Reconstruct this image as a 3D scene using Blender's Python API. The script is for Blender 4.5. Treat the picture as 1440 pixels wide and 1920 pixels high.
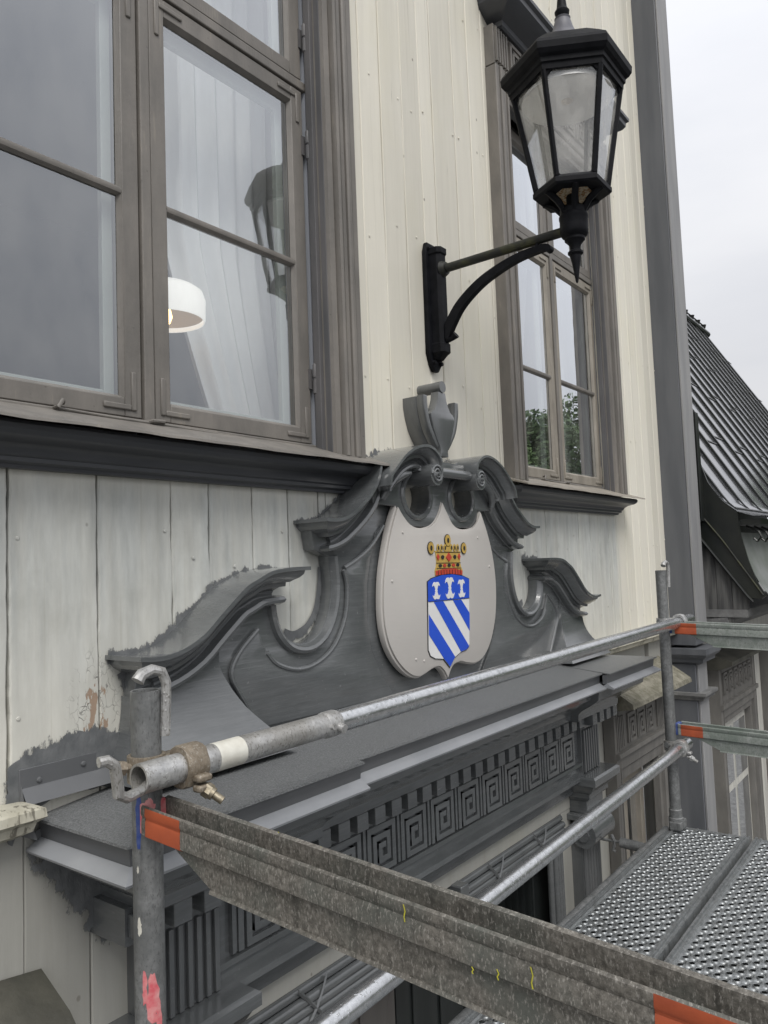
import bpy, bmesh, math, random
from mathutils import Vector, Matrix
random.seed(7)
R_ = math.radians
for o in list(bpy.data.objects): bpy.data.objects.remove(o)
scene = bpy.context.scene
COL = scene.collection

# ------------------------------------------------------------------ camera
cam_d = bpy.data.cameras.new('camera'); cam = bpy.data.objects.new('camera', cam_d); COL.objects.link(cam)
cr = Vector((0.60579156, -0.79471777, -0.03795077)); cu_ = Vector((-0.03148281, -0.07160593, 0.99693602)); cf = Vector((0.79500027, 0.60274062, 0.06839822))
cam.matrix_world = Matrix(((cr.x, cu_.x, -cf.x, 0), (cr.y, cu_.y, -cf.y, -1.5), (cr.z, cu_.z, -cf.z, 0), (0, 0, 0, 1)))
cam_d.sensor_fit = 'VERTICAL'; cam_d.sensor_height = 36; cam_d.sensor_width = 36
cam_d.lens = 36 * 1450 / 1920
cam_d.clip_start = 0.02; cam_d.clip_end = 900
scene.camera = cam
scene.render.resolution_x = 768; scene.render.resolution_y = 1024

# ------------------------------------------------------------------ overcast sky and sun
SUN_EL, SUN_AZ = R_(52), R_(-128)      # direction to the sun: azimuth measured from +x
world = bpy.data.worlds.new('World'); scene.world = world; world.use_nodes = True
wn = world.node_tree; wn.nodes.clear()
wo = wn.nodes.new('ShaderNodeOutputWorld'); bg = wn.nodes.new('ShaderNodeBackground')
sky = wn.nodes.new('ShaderNodeTexSky'); sky.sky_type = 'NISHITA'; sky.sun_disc = False
sky.sun_elevation = SUN_EL; sky.sun_rotation = R_(90) - SUN_AZ; sky.air_density = 1.0; sky.dust_density = 4.0; sky.ozone_density = 1.0
hs = wn.nodes.new('ShaderNodeHueSaturation'); hs.inputs['Saturation'].default_value = 0.12
wn.links.new(sky.outputs[0], hs.inputs['Color'])
mx = wn.nodes.new('ShaderNodeMix'); mx.data_type = 'RGBA'; mx.inputs[0].default_value = 0.82
tc = wn.nodes.new('ShaderNodeTexCoord'); nz = wn.nodes.new('ShaderNodeTexNoise'); nz.inputs['Scale'].default_value = 2.2; nz.inputs['Detail'].default_value = 5
mpw = wn.nodes.new('ShaderNodeMapping'); mpw.inputs['Scale'].default_value = (1, 1, 3)
wn.links.new(tc.outputs['Generated'], mpw.inputs[0]); wn.links.new(mpw.outputs[0], nz.inputs['Vector'])
rp = wn.nodes.new('ShaderNodeValToRGB'); rp.color_ramp.elements[0].position = .3; rp.color_ramp.elements[1].position = .72
rp.color_ramp.elements[0].color = (6.5, 6.65, 7.1, 1); rp.color_ramp.elements[1].color = (7.8, 7.85, 8.1, 1)
wn.links.new(nz.outputs[0], rp.inputs[0]); wn.links.new(hs.outputs[0], mx.inputs[6]); wn.links.new(rp.outputs[0], mx.inputs[7])
sxyz = wn.nodes.new('ShaderNodeSeparateXYZ'); wn.links.new(tc.outputs['Generated'], sxyz.inputs[0])
mz = wn.nodes.new('ShaderNodeMath'); mz.operation = 'MULTIPLY_ADD'; mz.use_clamp = False; wn.links.new(sxyz.outputs[2], mz.inputs[0]); mz.inputs[1].default_value = .98; mz.inputs[2].default_value = .67
vm = wn.nodes.new('ShaderNodeVectorMath'); vm.operation = 'SCALE'; wn.links.new(mx.outputs[2], vm.inputs[0]); wn.links.new(mz.outputs[0], vm.inputs['Scale'])
wn.links.new(vm.outputs[0], bg.inputs[0]); bg.inputs[1].default_value = 0.10
wn.links.new(bg.outputs[0], wo.inputs[0])
sun_d = bpy.data.lights.new('sun', 'SUN'); sun_d.energy = 1.5; sun_d.angle = R_(25); sun_d.color = (1, .97, .92)
sun = bpy.data.objects.new('sun', sun_d); COL.objects.link(sun)
sdir = Vector((math.cos(SUN_EL) * math.cos(SUN_AZ), math.cos(SUN_EL) * math.sin(SUN_AZ), math.sin(SUN_EL)))
sun.rotation_euler = sdir.to_track_quat('Z', 'Y').to_euler(); sun.location = (0, -20, 30)
vs = scene.view_settings; vs.view_transform = 'Standard'; vs.look = 'None'; vs.exposure = 0.36; vs.gamma = 1
scene.render.engine = 'CYCLES'
scene.cycles.max_bounces = 8; scene.cycles.transparent_max_bounces = 16

# ------------------------------------------------------------------ materials
MATS = {}
def nodes_of(name):
    m = bpy.data.materials.new(name); m.use_nodes = True
    nt = m.node_tree; b = nt.nodes['Principled BSDF']
    MATS[name] = m
    return m, nt, b
def N(nt, t, **kw):
    n = nt.nodes.new(t)
    for k, v in kw.items():
        if k in n.inputs.keys() if isinstance(k, str) else False: n.inputs[k].default_value = v
        else: setattr(n, k, v)
    return n
def pos(nt, sc=(1, 1, 1), rot=(0, 0, 0), local=False):
    if local:
        g = nt.nodes.new('ShaderNodeTexCoord'); out = g.outputs['Object']
    else:
        g = nt.nodes.new('ShaderNodeNewGeometry'); out = g.outputs['Position']
    m = nt.nodes.new('ShaderNodeMapping'); m.inputs['Scale'].default_value = sc; m.inputs['Rotation'].default_value = rot
    nt.links.new(out, m.inputs['Vector']); return m.outputs[0]
def noise(nt, vec, scale, detail=4, rough=.55):
    n = nt.nodes.new('ShaderNodeTexNoise'); n.inputs['Scale'].default_value = scale; n.inputs['Detail'].default_value = detail; n.inputs['Roughness'].default_value = rough
    nt.links.new(vec, n.inputs['Vector']); return n.outputs[0]
def ramp(nt, fac, a, b, ca=(0, 0, 0, 1), cb=(1, 1, 1, 1)):
    r = nt.nodes.new('ShaderNodeValToRGB'); r.color_ramp.elements[0].position = a; r.color_ramp.elements[1].position = b
    r.color_ramp.elements[0].color = ca; r.color_ramp.elements[1].color = cb
    nt.links.new(fac, r.inputs[0]); return r.outputs[0]
def mixc(nt, fac, a, b, mode='MIX'):
    m = nt.nodes.new('ShaderNodeMix'); m.data_type = 'RGBA'; m.blend_type = mode
    if isinstance(fac, (int, float)): m.inputs[0].default_value = fac
    else: nt.links.new(fac, m.inputs[0])
    for i, v in ((6, a), (7, b)):
        if isinstance(v, tuple): m.inputs[i].default_value = v if len(v) == 4 else v + (1,)
        else: nt.links.new(v, m.inputs[i])
    return m.outputs[2]
def math_(nt, op, a, b=None):
    m = nt.nodes.new('ShaderNodeMath'); m.operation = op
    for i, v in ((0, a), (1, b)):
        if v is None: continue
        if isinstance(v, (int, float)): m.inputs[i].default_value = v
        else: nt.links.new(v, m.inputs[i])
    return m.outputs[0]
def bump(nt, b, h, strength=.3, dist=.002):
    n = nt.nodes.new('ShaderNodeBump'); n.inputs['Strength'].default_value = strength; n.inputs['Distance'].default_value = dist
    nt.links.new(h, n.inputs['Height']); nt.links.new(n.outputs[0], b.inputs['Normal'])
def simple(name, c1, c2, rough=.5, metal=0, scale=20, stretch=(1, 1, 1), lo=.35, hi=.65, bs=.25, bd=.002, bscale=None, bstretch=None, spec=None, rvar=0.0):
    m, nt, b = nodes_of(name)
    v = pos(nt, stretch); n = noise(nt, v, scale, 6)
    nt.links.new(mixc(nt, ramp(nt, n, lo, hi), c1, c2), b.inputs['Base Color'])
    b.inputs['Metallic'].default_value = metal; b.inputs['Roughness'].default_value = rough
    if spec is not None: b.inputs['Specular IOR Level'].default_value = spec
    if rvar:
        rr = nt.nodes.new('ShaderNodeMapRange'); rr.inputs[3].default_value = rough - rvar; rr.inputs[4].default_value = rough + rvar
        nt.links.new(n, rr.inputs[0]); nt.links.new(rr.outputs[0], b.inputs['Roughness'])
    if bs:
        h = noise(nt, pos(nt, bstretch or stretch), bscale or scale * 3, 5)
        bump(nt, b, h, bs, bd)
    return m

def streaky(m, amt=.28, light=(.17, .175, .18), st=(9, 20, 120)):
    nt = m.node_tree; b = nt.nodes['Principled BSDF']; src = b.inputs['Base Color'].links[0].from_socket
    f = math_(nt, 'MULTIPLY', ramp(nt, noise(nt, pos(nt, st), 1, 5, .65), .48, .72), amt); c = mixc(nt, f, src, light)
    d = math_(nt, 'MULTIPLY', ramp(nt, noise(nt, pos(nt), 5, 5, .6), .50, .70), .35); c = mixc(nt, d, c, (.055, .058, .060))
    sp = ramp(nt, noise(nt, pos(nt), 85, 3, .5), .70, .75); c = mixc(nt, math_(nt, 'MULTIPLY', sp, .35), c, (.25, .25, .25))
    nt.links.new(c, b.inputs['Base Color'])
def wall_material(name, cream, white, zone):
    m, nt, b = nodes_of(name)
    g = nt.nodes.new('ShaderNodeNewGeometry'); sp = nt.nodes.new('ShaderNodeSeparateXYZ'); nt.links.new(g.outputs['Position'], sp.inputs[0])
    X, Z = sp.outputs[0], sp.outputs[2]
    oi = nt.nodes.new('ShaderNodeObjectInfo')
    streak = noise(nt, pos(nt, (14, 14, .9)), 2.2, 6, .6)
    blot = noise(nt, pos(nt, (1, 1, .6)), 3.2, 4)
    col = mixc(nt, ramp(nt, streak, .36, .70), cream, tuple(c * 0.92 for c in cream))
    col = mixc(nt, math_(nt, 'MULTIPLY', ramp(nt, blot, .5, .75), .30), col, (cream[0] * .97, cream[1] * .95, cream[2] * .80))
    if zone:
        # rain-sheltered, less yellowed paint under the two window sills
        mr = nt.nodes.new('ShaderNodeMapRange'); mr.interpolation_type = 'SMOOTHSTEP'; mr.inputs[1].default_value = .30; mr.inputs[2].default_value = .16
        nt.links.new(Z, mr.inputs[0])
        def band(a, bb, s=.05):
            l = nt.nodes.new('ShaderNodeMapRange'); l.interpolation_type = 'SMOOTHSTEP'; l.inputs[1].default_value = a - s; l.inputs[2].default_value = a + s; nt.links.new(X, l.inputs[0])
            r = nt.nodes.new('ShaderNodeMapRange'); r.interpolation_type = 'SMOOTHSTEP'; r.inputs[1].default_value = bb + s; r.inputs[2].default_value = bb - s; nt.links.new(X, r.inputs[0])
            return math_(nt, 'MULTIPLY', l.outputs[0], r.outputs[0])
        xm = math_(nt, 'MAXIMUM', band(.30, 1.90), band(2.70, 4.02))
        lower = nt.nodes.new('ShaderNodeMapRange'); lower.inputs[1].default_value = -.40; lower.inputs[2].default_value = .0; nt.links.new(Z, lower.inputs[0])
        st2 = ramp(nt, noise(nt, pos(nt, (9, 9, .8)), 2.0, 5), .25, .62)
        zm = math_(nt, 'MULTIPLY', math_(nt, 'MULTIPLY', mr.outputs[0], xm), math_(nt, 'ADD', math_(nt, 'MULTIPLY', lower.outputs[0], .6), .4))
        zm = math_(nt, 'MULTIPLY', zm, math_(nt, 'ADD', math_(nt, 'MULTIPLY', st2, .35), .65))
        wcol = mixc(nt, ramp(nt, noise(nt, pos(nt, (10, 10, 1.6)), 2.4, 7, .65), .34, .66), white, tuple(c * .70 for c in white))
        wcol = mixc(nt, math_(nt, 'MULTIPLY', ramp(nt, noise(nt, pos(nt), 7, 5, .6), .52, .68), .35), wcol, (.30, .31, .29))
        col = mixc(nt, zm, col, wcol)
    # per-board variation
    hsv = nt.nodes.new('ShaderNodeHueSaturation'); rv = nt.nodes.new('ShaderNodeMapRange'); rv.inputs[3].default_value = .87; rv.inputs[4].default_value = 1.05
    nt.links.new(oi.outputs['Random'], rv.inputs[0]); nt.links.new(rv.outputs[0], hsv.inputs['Value']); nt.links.new(col, hsv.inputs['Color']); col = hsv.outputs[0]
    # grime runs
    run = ramp(nt, noise(nt, pos(nt, (40, 40, .5)), 1.3, 3), .60, .74)
    col = mixc(nt, math_(nt, 'MULTIPLY', run, .35), col, (.30, .28, .21))
    # knots and specks
    vo = nt.nodes.new('ShaderNodeTexVoronoi'); vo.inputs['Scale'].default_value = 11; nt.links.new(pos(nt, (1, 1, .75)), vo.inputs['Vector'])
    kn = ramp(nt, vo.outputs['Distance'], .035, .06, (1, 1, 1, 1), (0, 0, 0, 1))
    sel = ramp(nt, noise(nt, pos(nt), 2.1, 2), .47, .55)
    col = mixc(nt, math_(nt, 'MULTIPLY', math_(nt, 'MULTIPLY', kn, sel), .7), col, (.12, .10, .08))
    # fine vertical checks in the wood
    ck = noise(nt, pos(nt, (120, 120, 1.6)), 1.0, 4, .7)
    crack = ramp(nt, ck, .70, .735)
    col = mixc(nt, math_(nt, 'MULTIPLY', crack, .75), col, (.07, .065, .06))
    # flaked paint down to bare wood low on the left
    px = math_(nt, 'SUBTRACT', X, .945); pz = math_(nt, 'ADD', Z, .290)
    dd = math_(nt, 'SQRT', math_(nt, 'ADD', math_(nt, 'MULTIPLY', math_(nt, 'MULTIPLY', px, px), 3.2), math_(nt, 'MULTIPLY', math_(nt, 'MULTIPLY', pz, pz), .75)))
    near = ramp(nt, dd, .05, .135, (1, 1, 1, 1), (0, 0, 0, 1))
    fn = noise(nt, pos(nt, (34, 34, 10)), 1.0, 6, .65)
    flake = ramp(nt, math_(nt, 'MULTIPLY', near, fn), .535, .545)
    vc = nt.nodes.new('ShaderNodeTexVoronoi'); vc.feature = 'DISTANCE_TO_EDGE'; vc.inputs['Scale'].default_value = 1; wv = nt.nodes.new('ShaderNodeTexNoise'); wv.inputs['Scale'].default_value = 40; nt.links.new(pos(nt), wv.inputs['Vector'])
    wa_ = nt.nodes.new('ShaderNodeVectorMath'); wa_.operation = 'MULTIPLY_ADD'; nt.links.new(wv.outputs['Color'], wa_.inputs[0]); wa_.inputs[1].default_value = (1.6, 1.6, 1.6); nt.links.new(pos(nt, (60, 60, 17)), wa_.inputs[2])
    nt.links.new(wa_.outputs[0], vc.inputs['Vector'])
    cr_ = ramp(nt, vc.outputs[0], .010, .035, (1, 1, 1, 1), (0, 0, 0, 1))
    cr2 = math_(nt, 'MULTIPLY', math_(nt, 'MULTIPLY', cr_, ramp(nt, noise(nt, pos(nt), 24, 2), .42, .55)), math_(nt, 'MULTIPLY', near, .8))
    col = mixc(nt, cr2, col, (.07, .065, .06)); col = mixc(nt, flake, col, (.34, .25, .185))
    nt.links.new(col, b.inputs['Base Color'])
    b.inputs['Roughness'].default_value = .55; b.inputs['Specular IOR Level'].default_value = .35
    h = math_(nt, 'ADD', math_(nt, 'MULTIPLY', noise(nt, pos(nt, (60, 60, 5)), 1, 5), .5), math_(nt, 'MULTIPLY', noise(nt, pos(nt), 14, 4), .8))
    h = math_(nt, 'SUBTRACT', h, math_(nt, 'MULTIPLY', crack, .9)); h = math_(nt, 'SUBTRACT', h, math_(nt, 'MULTIPLY', flake, .9)); h = math_(nt, 'SUBTRACT', h, cr2)
    bump(nt, b, h, .35, .004)
    return m
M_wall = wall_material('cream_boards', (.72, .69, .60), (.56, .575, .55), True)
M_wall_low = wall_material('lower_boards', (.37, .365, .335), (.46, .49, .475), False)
M_wing = simple('wing_white', (.55, .54, .49), (.44, .43, .40), .6, scale=5, stretch=(6, 6, .5))
M_grey = simple('grey_gloss_paint', (.082, .088, .091), (.110, .116, .119), .24, scale=4, stretch=(1, 1, 3), bs=.35, bd=.004, bscale=1, bstretch=(14, 30, 110), rvar=.07)
M_grey_v = simple('grey_paint_upright', (.078, .083, .086), (.102, .107, .110), .34, scale=4, stretch=(3, 3, .6), bs=.3, bd=.0015, bscale=1, bstretch=(110, 110, 9))
for m_ in (M_grey, M_grey_v):
    b_ = m_.node_tree.nodes['Principled BSDF']; b_.inputs['Coat Weight'].default_value = .8; b_.inputs['Coat Roughness'].default_value = .14; b_.inputs['Coat IOR'].default_value = 1.6
streaky(M_grey); streaky(M_grey_v, .25, (.16, .165, .17), (120, 120, 9))
M_sill = simple('dark_sill_paint', (.042, .045, .052), (.060, .063, .070), .38, scale=5, bs=.2, bd=.001, bscale=60, stretch=(.6, 2, 2))
M_band = simple('corner_grey', (.085, .090, .100), (.115, .120, .130), .5, scale=3, stretch=(4, 4, .5), bs=.25, bd=.002, bscale=1, bstretch=(70, 70, 6))
M_bandlite = simple('corner_grey_pale', (.20, .20, .205), (.27, .27, .27), .6, scale=3, stretch=(4, 4, .5), bs=.3, bd=.002, bscale=1, bstretch=(70, 70, 6))  # paler grey for the front facings of the pilaster
M_weather = simple('weathered_boards', (.055, .055, .055), (.17, .168, .16), .75, scale=2.2, stretch=(14, 14, 1.2), lo=.40, hi=.72, bs=.6, bd=.004, bscale=1, bstretch=(60, 60, 5))
def worn_paint(name, c1, c2, wear, ws=.66):
    m, nt, b = nodes_of(name)
    n = noise(nt, pos(nt, (3, 3, 1)), 5, 6); col = mixc(nt, ramp(nt, n, .35, .65), c1, c2)
    gr = noise(nt, pos(nt, (70, 70, 6)), 1, 5, .65); w = ramp(nt, math_(nt, 'MULTIPLY', gr, math_(nt, 'ADD', n, .5)), ws, ws + .06)
    col = mixc(nt, math_(nt, 'MULTIPLY', w, .8), col, wear)
    sp_ = ramp(nt, noise(nt, pos(nt), 60, 3), .70, .76); col = mixc(nt, math_(nt, 'MULTIPLY', sp_, .5), col, (.03, .028, .025))
    nt.links.new(col, b.inputs['Base Color']); b.inputs['Roughness'].default_value = .55
    bump(nt, b, math_(nt, 'ADD', gr, math_(nt, 'MULTIPLY', noise(nt, pos(nt), 45, 4), .7)), .45, .003)
    return m
M_frame = worn_paint('window_brown_grey', (.135, .126, .114), (.185, .170, .152), (.22, .20, .17))
M_frame_old = worn_paint('window_weathered', (.20, .18, .15), (.27, .245, .205), (.33, .30, .25), .62)
M_jamb = simple('jamb_grey', (.075, .075, .078), (.11, .105, .105), .55, scale=4, stretch=(5, 5, .8), bs=.35, bscale=1, bstretch=(80, 80, 8))
def flash_material():
    m, nt, b = nodes_of('textured_sheet_metal')
    n = noise(nt, pos(nt), 260, 3, .6); big = noise(nt, pos(nt), 3, 3)
    col = mixc(nt, ramp(nt, n, .40, .66), (.105, .11, .113), (.205, .21, .212))
    col = mixc(nt, math_(nt, 'MULTIPLY', ramp(nt, big, .4, .7), .3), col, (.11, .113, .115))
    nt.links.new(col, b.inputs['Base Color']); b.inputs['Roughness'].default_value = .40; b.inputs['Specular IOR Level'].default_value = .6
    bump(nt, b, n, .8, .004); return m
M_sheet = flash_material()
M_sheet2 = simple('smooth_sheet_metal', (.095, .099, .104), (.118, .121, .126), .32, scale=5, bs=.08, bscale=25, spec=.6)
M_dropedge = simple('drip_edge_metal', (.26, .27, .285), (.32, .33, .345), .28, scale=5, bs=.06, bscale=25, spec=.8)
def galv(name, c1, c2, rough, metal, specks=None, drops=False, dirt=None, sc=60, spk=260, blot=None):
    m, nt, b = nodes_of(name)
    n = noise(nt, pos(nt), sc, 5, .65); n2 = noise(nt, pos(nt), 9, 4)
    col = mixc(nt, ramp(nt, n, .36, .64), c1, c2)
    if dirt: col = mixc(nt, math_(nt, 'MULTIPLY', ramp(nt, n2, .46, .66), .85), col, dirt)
    if blot:
        bl = noise(nt, pos(nt, (3, 1.2, 3)), 7, 6, .7); col = mixc(nt, math_(nt, 'MULTIPLY', ramp(nt, bl, .50, .68), .8), col, blot)
        rn = noise(nt, pos(nt, (30, 60, 4)), 1, 4, .6); col = mixc(nt, math_(nt, 'MULTIPLY', ramp(nt, rn, .56, .70), .55), col, tuple(c * .5 for c in blot))
    if specks:
        s = ramp(nt, noise(nt, pos(nt, (1, 1, .45)), spk, 4, .65), .54, .66); col = mixc(nt, math_(nt, 'MULTIPLY', s, .75), col, specks)
    nt.links.new(col, b.inputs['Base Color']); b.inputs['Metallic'].default_value = metal
    rr = nt.nodes.new('ShaderNodeMapRange'); rr.inputs[3].default_value = rough - .08; rr.inputs[4].default_value = rough + .10
    nt.links.new(n2, rr.inputs[0]); nt.links.new(rr.outputs[0], b.inputs['Roughness'])
    h = n
    if drops:
        v = nt.nodes.new('ShaderNodeTexVoronoi'); v.inputs['Scale'].default_value = 130; nt.links.new(pos(nt), v.inputs['Vector'])
        d = ramp(nt, v.outputs['Distance'], .14, .34, (1, 1, 1, 1), (0, 0, 0, 1)); sel = ramp(nt, noise(nt, pos(nt), 40, 2), .48, .56)
        h = math_(nt, 'ADD', math_(nt, 'MULTIPLY', n, .25), math_(nt, 'MULTIPLY', d, sel))
    bump(nt, b, h, .35, .002)
    return m
M_rail = galv('wet_galvanised_rail', (.50, .51, .52), (.66, .67, .68), .25, .9, drops=True)
M_rail_old = galv('worn_galvanised_tube', (.36, .36, .36), (.56, .56, .55), .42, .55, specks=(.13, .12, .10), drops=True, dirt=(.30, .29, .27))
M_post = galv('dull_galvanised_post', (.16, .165, .165), (.25, .255, .255), .5, .35, specks=(.09, .09, .09), dirt=(.12, .125, .125), blot=(.13, .135, .135))
M_beam = galv('dirty_galvanised_beam', (.075, .069, .060), (.180, .168, .148), .62, .10, specks=(.31, .295, .27), dirt=(.085, .092, .082), spk=330, blot=(.060, .058, .050), sc=150)
M_beam_g = galv('greenish_galvanised_beam', (.20, .225, .205), (.29, .31, .29), .55, .25, specks=(.10, .10, .09), dirt=(.16, .19, .165))
M_plank = galv('galvanised_plank', (.27, .285, .29), (.40, .415, .42), .38, .75, blot=(.22, .225, .22))
M_clampm = galv('rusty_coupler', (.16, .13, .095), (.26, .22, .17), .6, .3, specks=(.36, .34, .30), sc=90)
M_bolt = galv('brassy_bolt', (.20, .17, .12), (.30, .265, .20), .45, .6, sc=90)
M_whitetube = simple('chipped_white_paint', (.62, .61, .55), (.50, .48, .42), .5, scale=30, bs=.3, bscale=70)
M_orange = simple('orange_marking', (.42, .085, .028), (.30, .062, .025), .55, scale=14, bs=.25, bscale=80)
M_pink = simple('pink_marking', (.55, .10, .12), (.62, .30, .29), .6, scale=60, bs=.2)
M_blue = simple('blue_marking', (.02, .05, .22), (.07, .10, .25), .6, scale=60, bs=.2)
M_yellow = simple('yellow_lichen', (.45, .42, .03), (.35, .33, .04), .8, scale=60, bs=.2)
M_iron = simple('black_cast_iron', (.004, .0045, .006), (.009, .0095, .012), .55, scale=30, bs=.25, bd=.0012, bscale=90, spec=.12)
M_moss = simple('mossy_iron', (.011, .012, .010), (.045, .046, .016), .55, scale=18, lo=.48, hi=.7, bs=.3, bscale=80)
M_lead = simple('lead_cap', (.07, .07, .085), (.11, .11, .125), .5, scale=30, bs=.3, bscale=60)
M_shield = simple('shield_ground', (.50, .475, .445), (.455, .435, .41), .42, scale=3, bs=.22, bd=.0015, bscale=1, bstretch=(18, 18, 70))
M_armblue = simple('arms_blue', (.018, .075, .52), (.022, .085, .56), .4, scale=8, bs=0)
M_armwhite = simple('arms_white', (.70, .70, .69), (.66, .66, .65), .45, scale=8, bs=0)
M_gold = simple('arms_gold', (.52, .36, .09), (.42, .28, .07), .42, scale=30, bs=0)
M_armred = simple('arms_red', (.50, .055, .03), (.42, .05, .03), .45, scale=20, bs=0)
M_armblack = simple('arms_black', (.012, .012, .014), (.02, .02, .02), .5, scale=20, bs=0)
M_rooftile = simple('glossy_roof_sheet', (.20, .205, .22), (.28, .285, .30), .13, metal=.7, scale=10, bs=.04, bscale=6, spec=1.0)
M_rooftile.node_tree.nodes['Principled BSDF'].inputs['IOR'].default_value = 3.2
M_blackmetal = simple('black_roof_metal', (.008, .010, .010), (.016, .018, .015), .35, scale=8, bs=.1, bscale=20)
M_palesheet = simple('pale_roof_sheet', (.36, .37, .37), (.24, .26, .24), .32, metal=.4, scale=5, bs=.2, bscale=12)
M_moulding = simple('weathered_moulding', (.13, .13, .13), (.20, .20, .195), .6, scale=6, stretch=(1, 4, 4), bs=.3, bscale=40)
def moss_board():
    m, nt, b = nodes_of('mossy_hood_board')
    n = noise(nt, pos(nt), 16, 6, .65); n2 = noise(nt, pos(nt), 60, 4)
    col = mixc(nt, ramp(nt, n, .36, .62), (.235, .220, .175), (.125, .117, .085)); col = mixc(nt, math_(nt, 'MULTIPLY', ramp(nt, n2, .55, .68), .6), col, (.05, .055, .02))
    nt.links.new(col, b.inputs['Base Color']); b.inputs['Roughness'].default_value = .85; bump(nt, b, n2, .8, .006); return m
M_mossboard = moss_board()
M_hoodbrown = simple('dark_hood_lead', (.045, .044, .036), (.085, .082, .066), .55, scale=9, bs=.5, bd=.004, bscale=45)
M_belt = worn_paint('weathered_belt', (.50, .48, .40), (.36, .34, .27), (.10, .09, .07), .55)
M_greyframe = worn_paint('lower_window_grey', (.125, .120, .112), (.165, .158, .146), (.24, .22, .19))
M_door = simple('door_brown_grey', (.120, .112, .105), (.145, .136, .128), .5, scale=3, stretch=(5, 5, .6), bs=.15, bscale=50)
M_doordark = simple('dark_door_shade', (.018, .022, .022), (.028, .032, .032), .4, scale=3, stretch=(5, 5, .6), bs=.15, bscale=50)  # near-black puts the shade of the recess into the right leaf and jambs
M_wood = simple('varnished_wood', (.11, .05, .022), (.17, .085, .04), .4, scale=4, stretch=(20, 20, 1), bs=.15)
M_curtain = simple('sheer_curtain', (.92, .925, .93), (.91, .915, .92), .9, scale=6, bs=0)
M_curtain.node_tree.nodes['Principled BSDF'].inputs['Transmission Weight'].default_value = 0
M_room = simple('room_wall', (.38, .40, .44), (.35, .37, .41), .8, scale=2, bs=0)
M_innerframe = simple('inner_sash_pale', (.46, .50, .47), (.42, .46, .43), .5, scale=4, bs=.1)
M_lampwhite = simple('enamel_white', (.78, .77, .74), (.74, .73, .70), .35, scale=4, bs=0)
M_lampin = simple('enamel_cream', (.66, .60, .53), (.64, .58, .51), .5, scale=4, bs=0)
M_smudge = simple('grey_paint_smears', (.10, .106, .11), (.15, .155, .158), .45, scale=30, bs=.6, bd=.004, bscale=1, bstretch=(60, 60, 30))
def smear_mat():
    m = simple('grey_brushed_overlap', (.10, .106, .11), (.15, .155, .158), .45, scale=30, bs=.5, bd=.003, bscale=1, bstretch=(60, 60, 30))
    nt = m.node_tree; o = nt.nodes['Material Output']; b = nt.nodes['Principled BSDF']
    at = nt.nodes.new('ShaderNodeAttribute'); at.attribute_name = 'edge'
    n1 = noise(nt, pos(nt, (110, 110, 45)), 1, 5, .65); n2 = noise(nt, pos(nt), 26, 3)
    th = math_(nt, 'ADD', math_(nt, 'MULTIPLY', n1, .70), math_(nt, 'SUBTRACT', math_(nt, 'MULTIPLY', n2, .9), .22))
    f = ramp(nt, math_(nt, 'SUBTRACT', th, at.outputs['Fac']), .0, .10)
    tr = nt.nodes.new('ShaderNodeBsdfTransparent'); ms = nt.nodes.new('ShaderNodeMixShader'); nt.links.new(f, ms.inputs[0]); nt.links.new(tr.outputs[0], ms.inputs[1]); nt.links.new(b.outputs[0], ms.inputs[2]); nt.links.new(ms.outputs[0], o.inputs[0]); return m
M_smear = smear_mat()
M_crumbs = simple('dry_debris', (.36, .19, .07), (.62, .55, .42), .9, scale=120, lo=.42, hi=.56, bs=.8, bd=.006, bscale=130)
M_opal = simple('lamp_reflector', (.74, .74, .73), (.66, .66, .65), .35, scale=8, bs=0)
M_ground = simple('street_cobbles', (.09, .088, .085), (.15, .147, .14), .8, scale=12, bs=.5, bscale=25)
M_leafs = [simple('foliage_a', (.05, .10, .025), (.10, .16, .045), .7, scale=3, bs=0), simple('foliage_b', (.04, .08, .028), (.08, .13, .04), .7, scale=3, bs=0)]
M_bark = simple('bark', (.06, .045, .035), (.09, .07, .055), .9, scale=8, stretch=(3, 3, 1), bs=.5)
M_rooftop = simple('dark_roofing', (.03, .03, .032), (.05, .05, .05), .6, scale=4, bs=.1)
M_lampwhite.node_tree.nodes['Principled BSDF'].inputs['Emission Color'].default_value = (1, .97, .92, 1); M_lampwhite.node_tree.nodes['Principled BSDF'].inputs['Emission Strength'].default_value = .45
def emis(name, col, s):
    m, nt, b = nodes_of(name); b.inputs['Base Color'].default_value = col + (1,); b.inputs['Emission Color'].default_value = col + (1,); b.inputs['Emission Strength'].default_value = s; return m
M_bulb = emis('lit_bulb', (1, .66, .28), 3.0)
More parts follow.
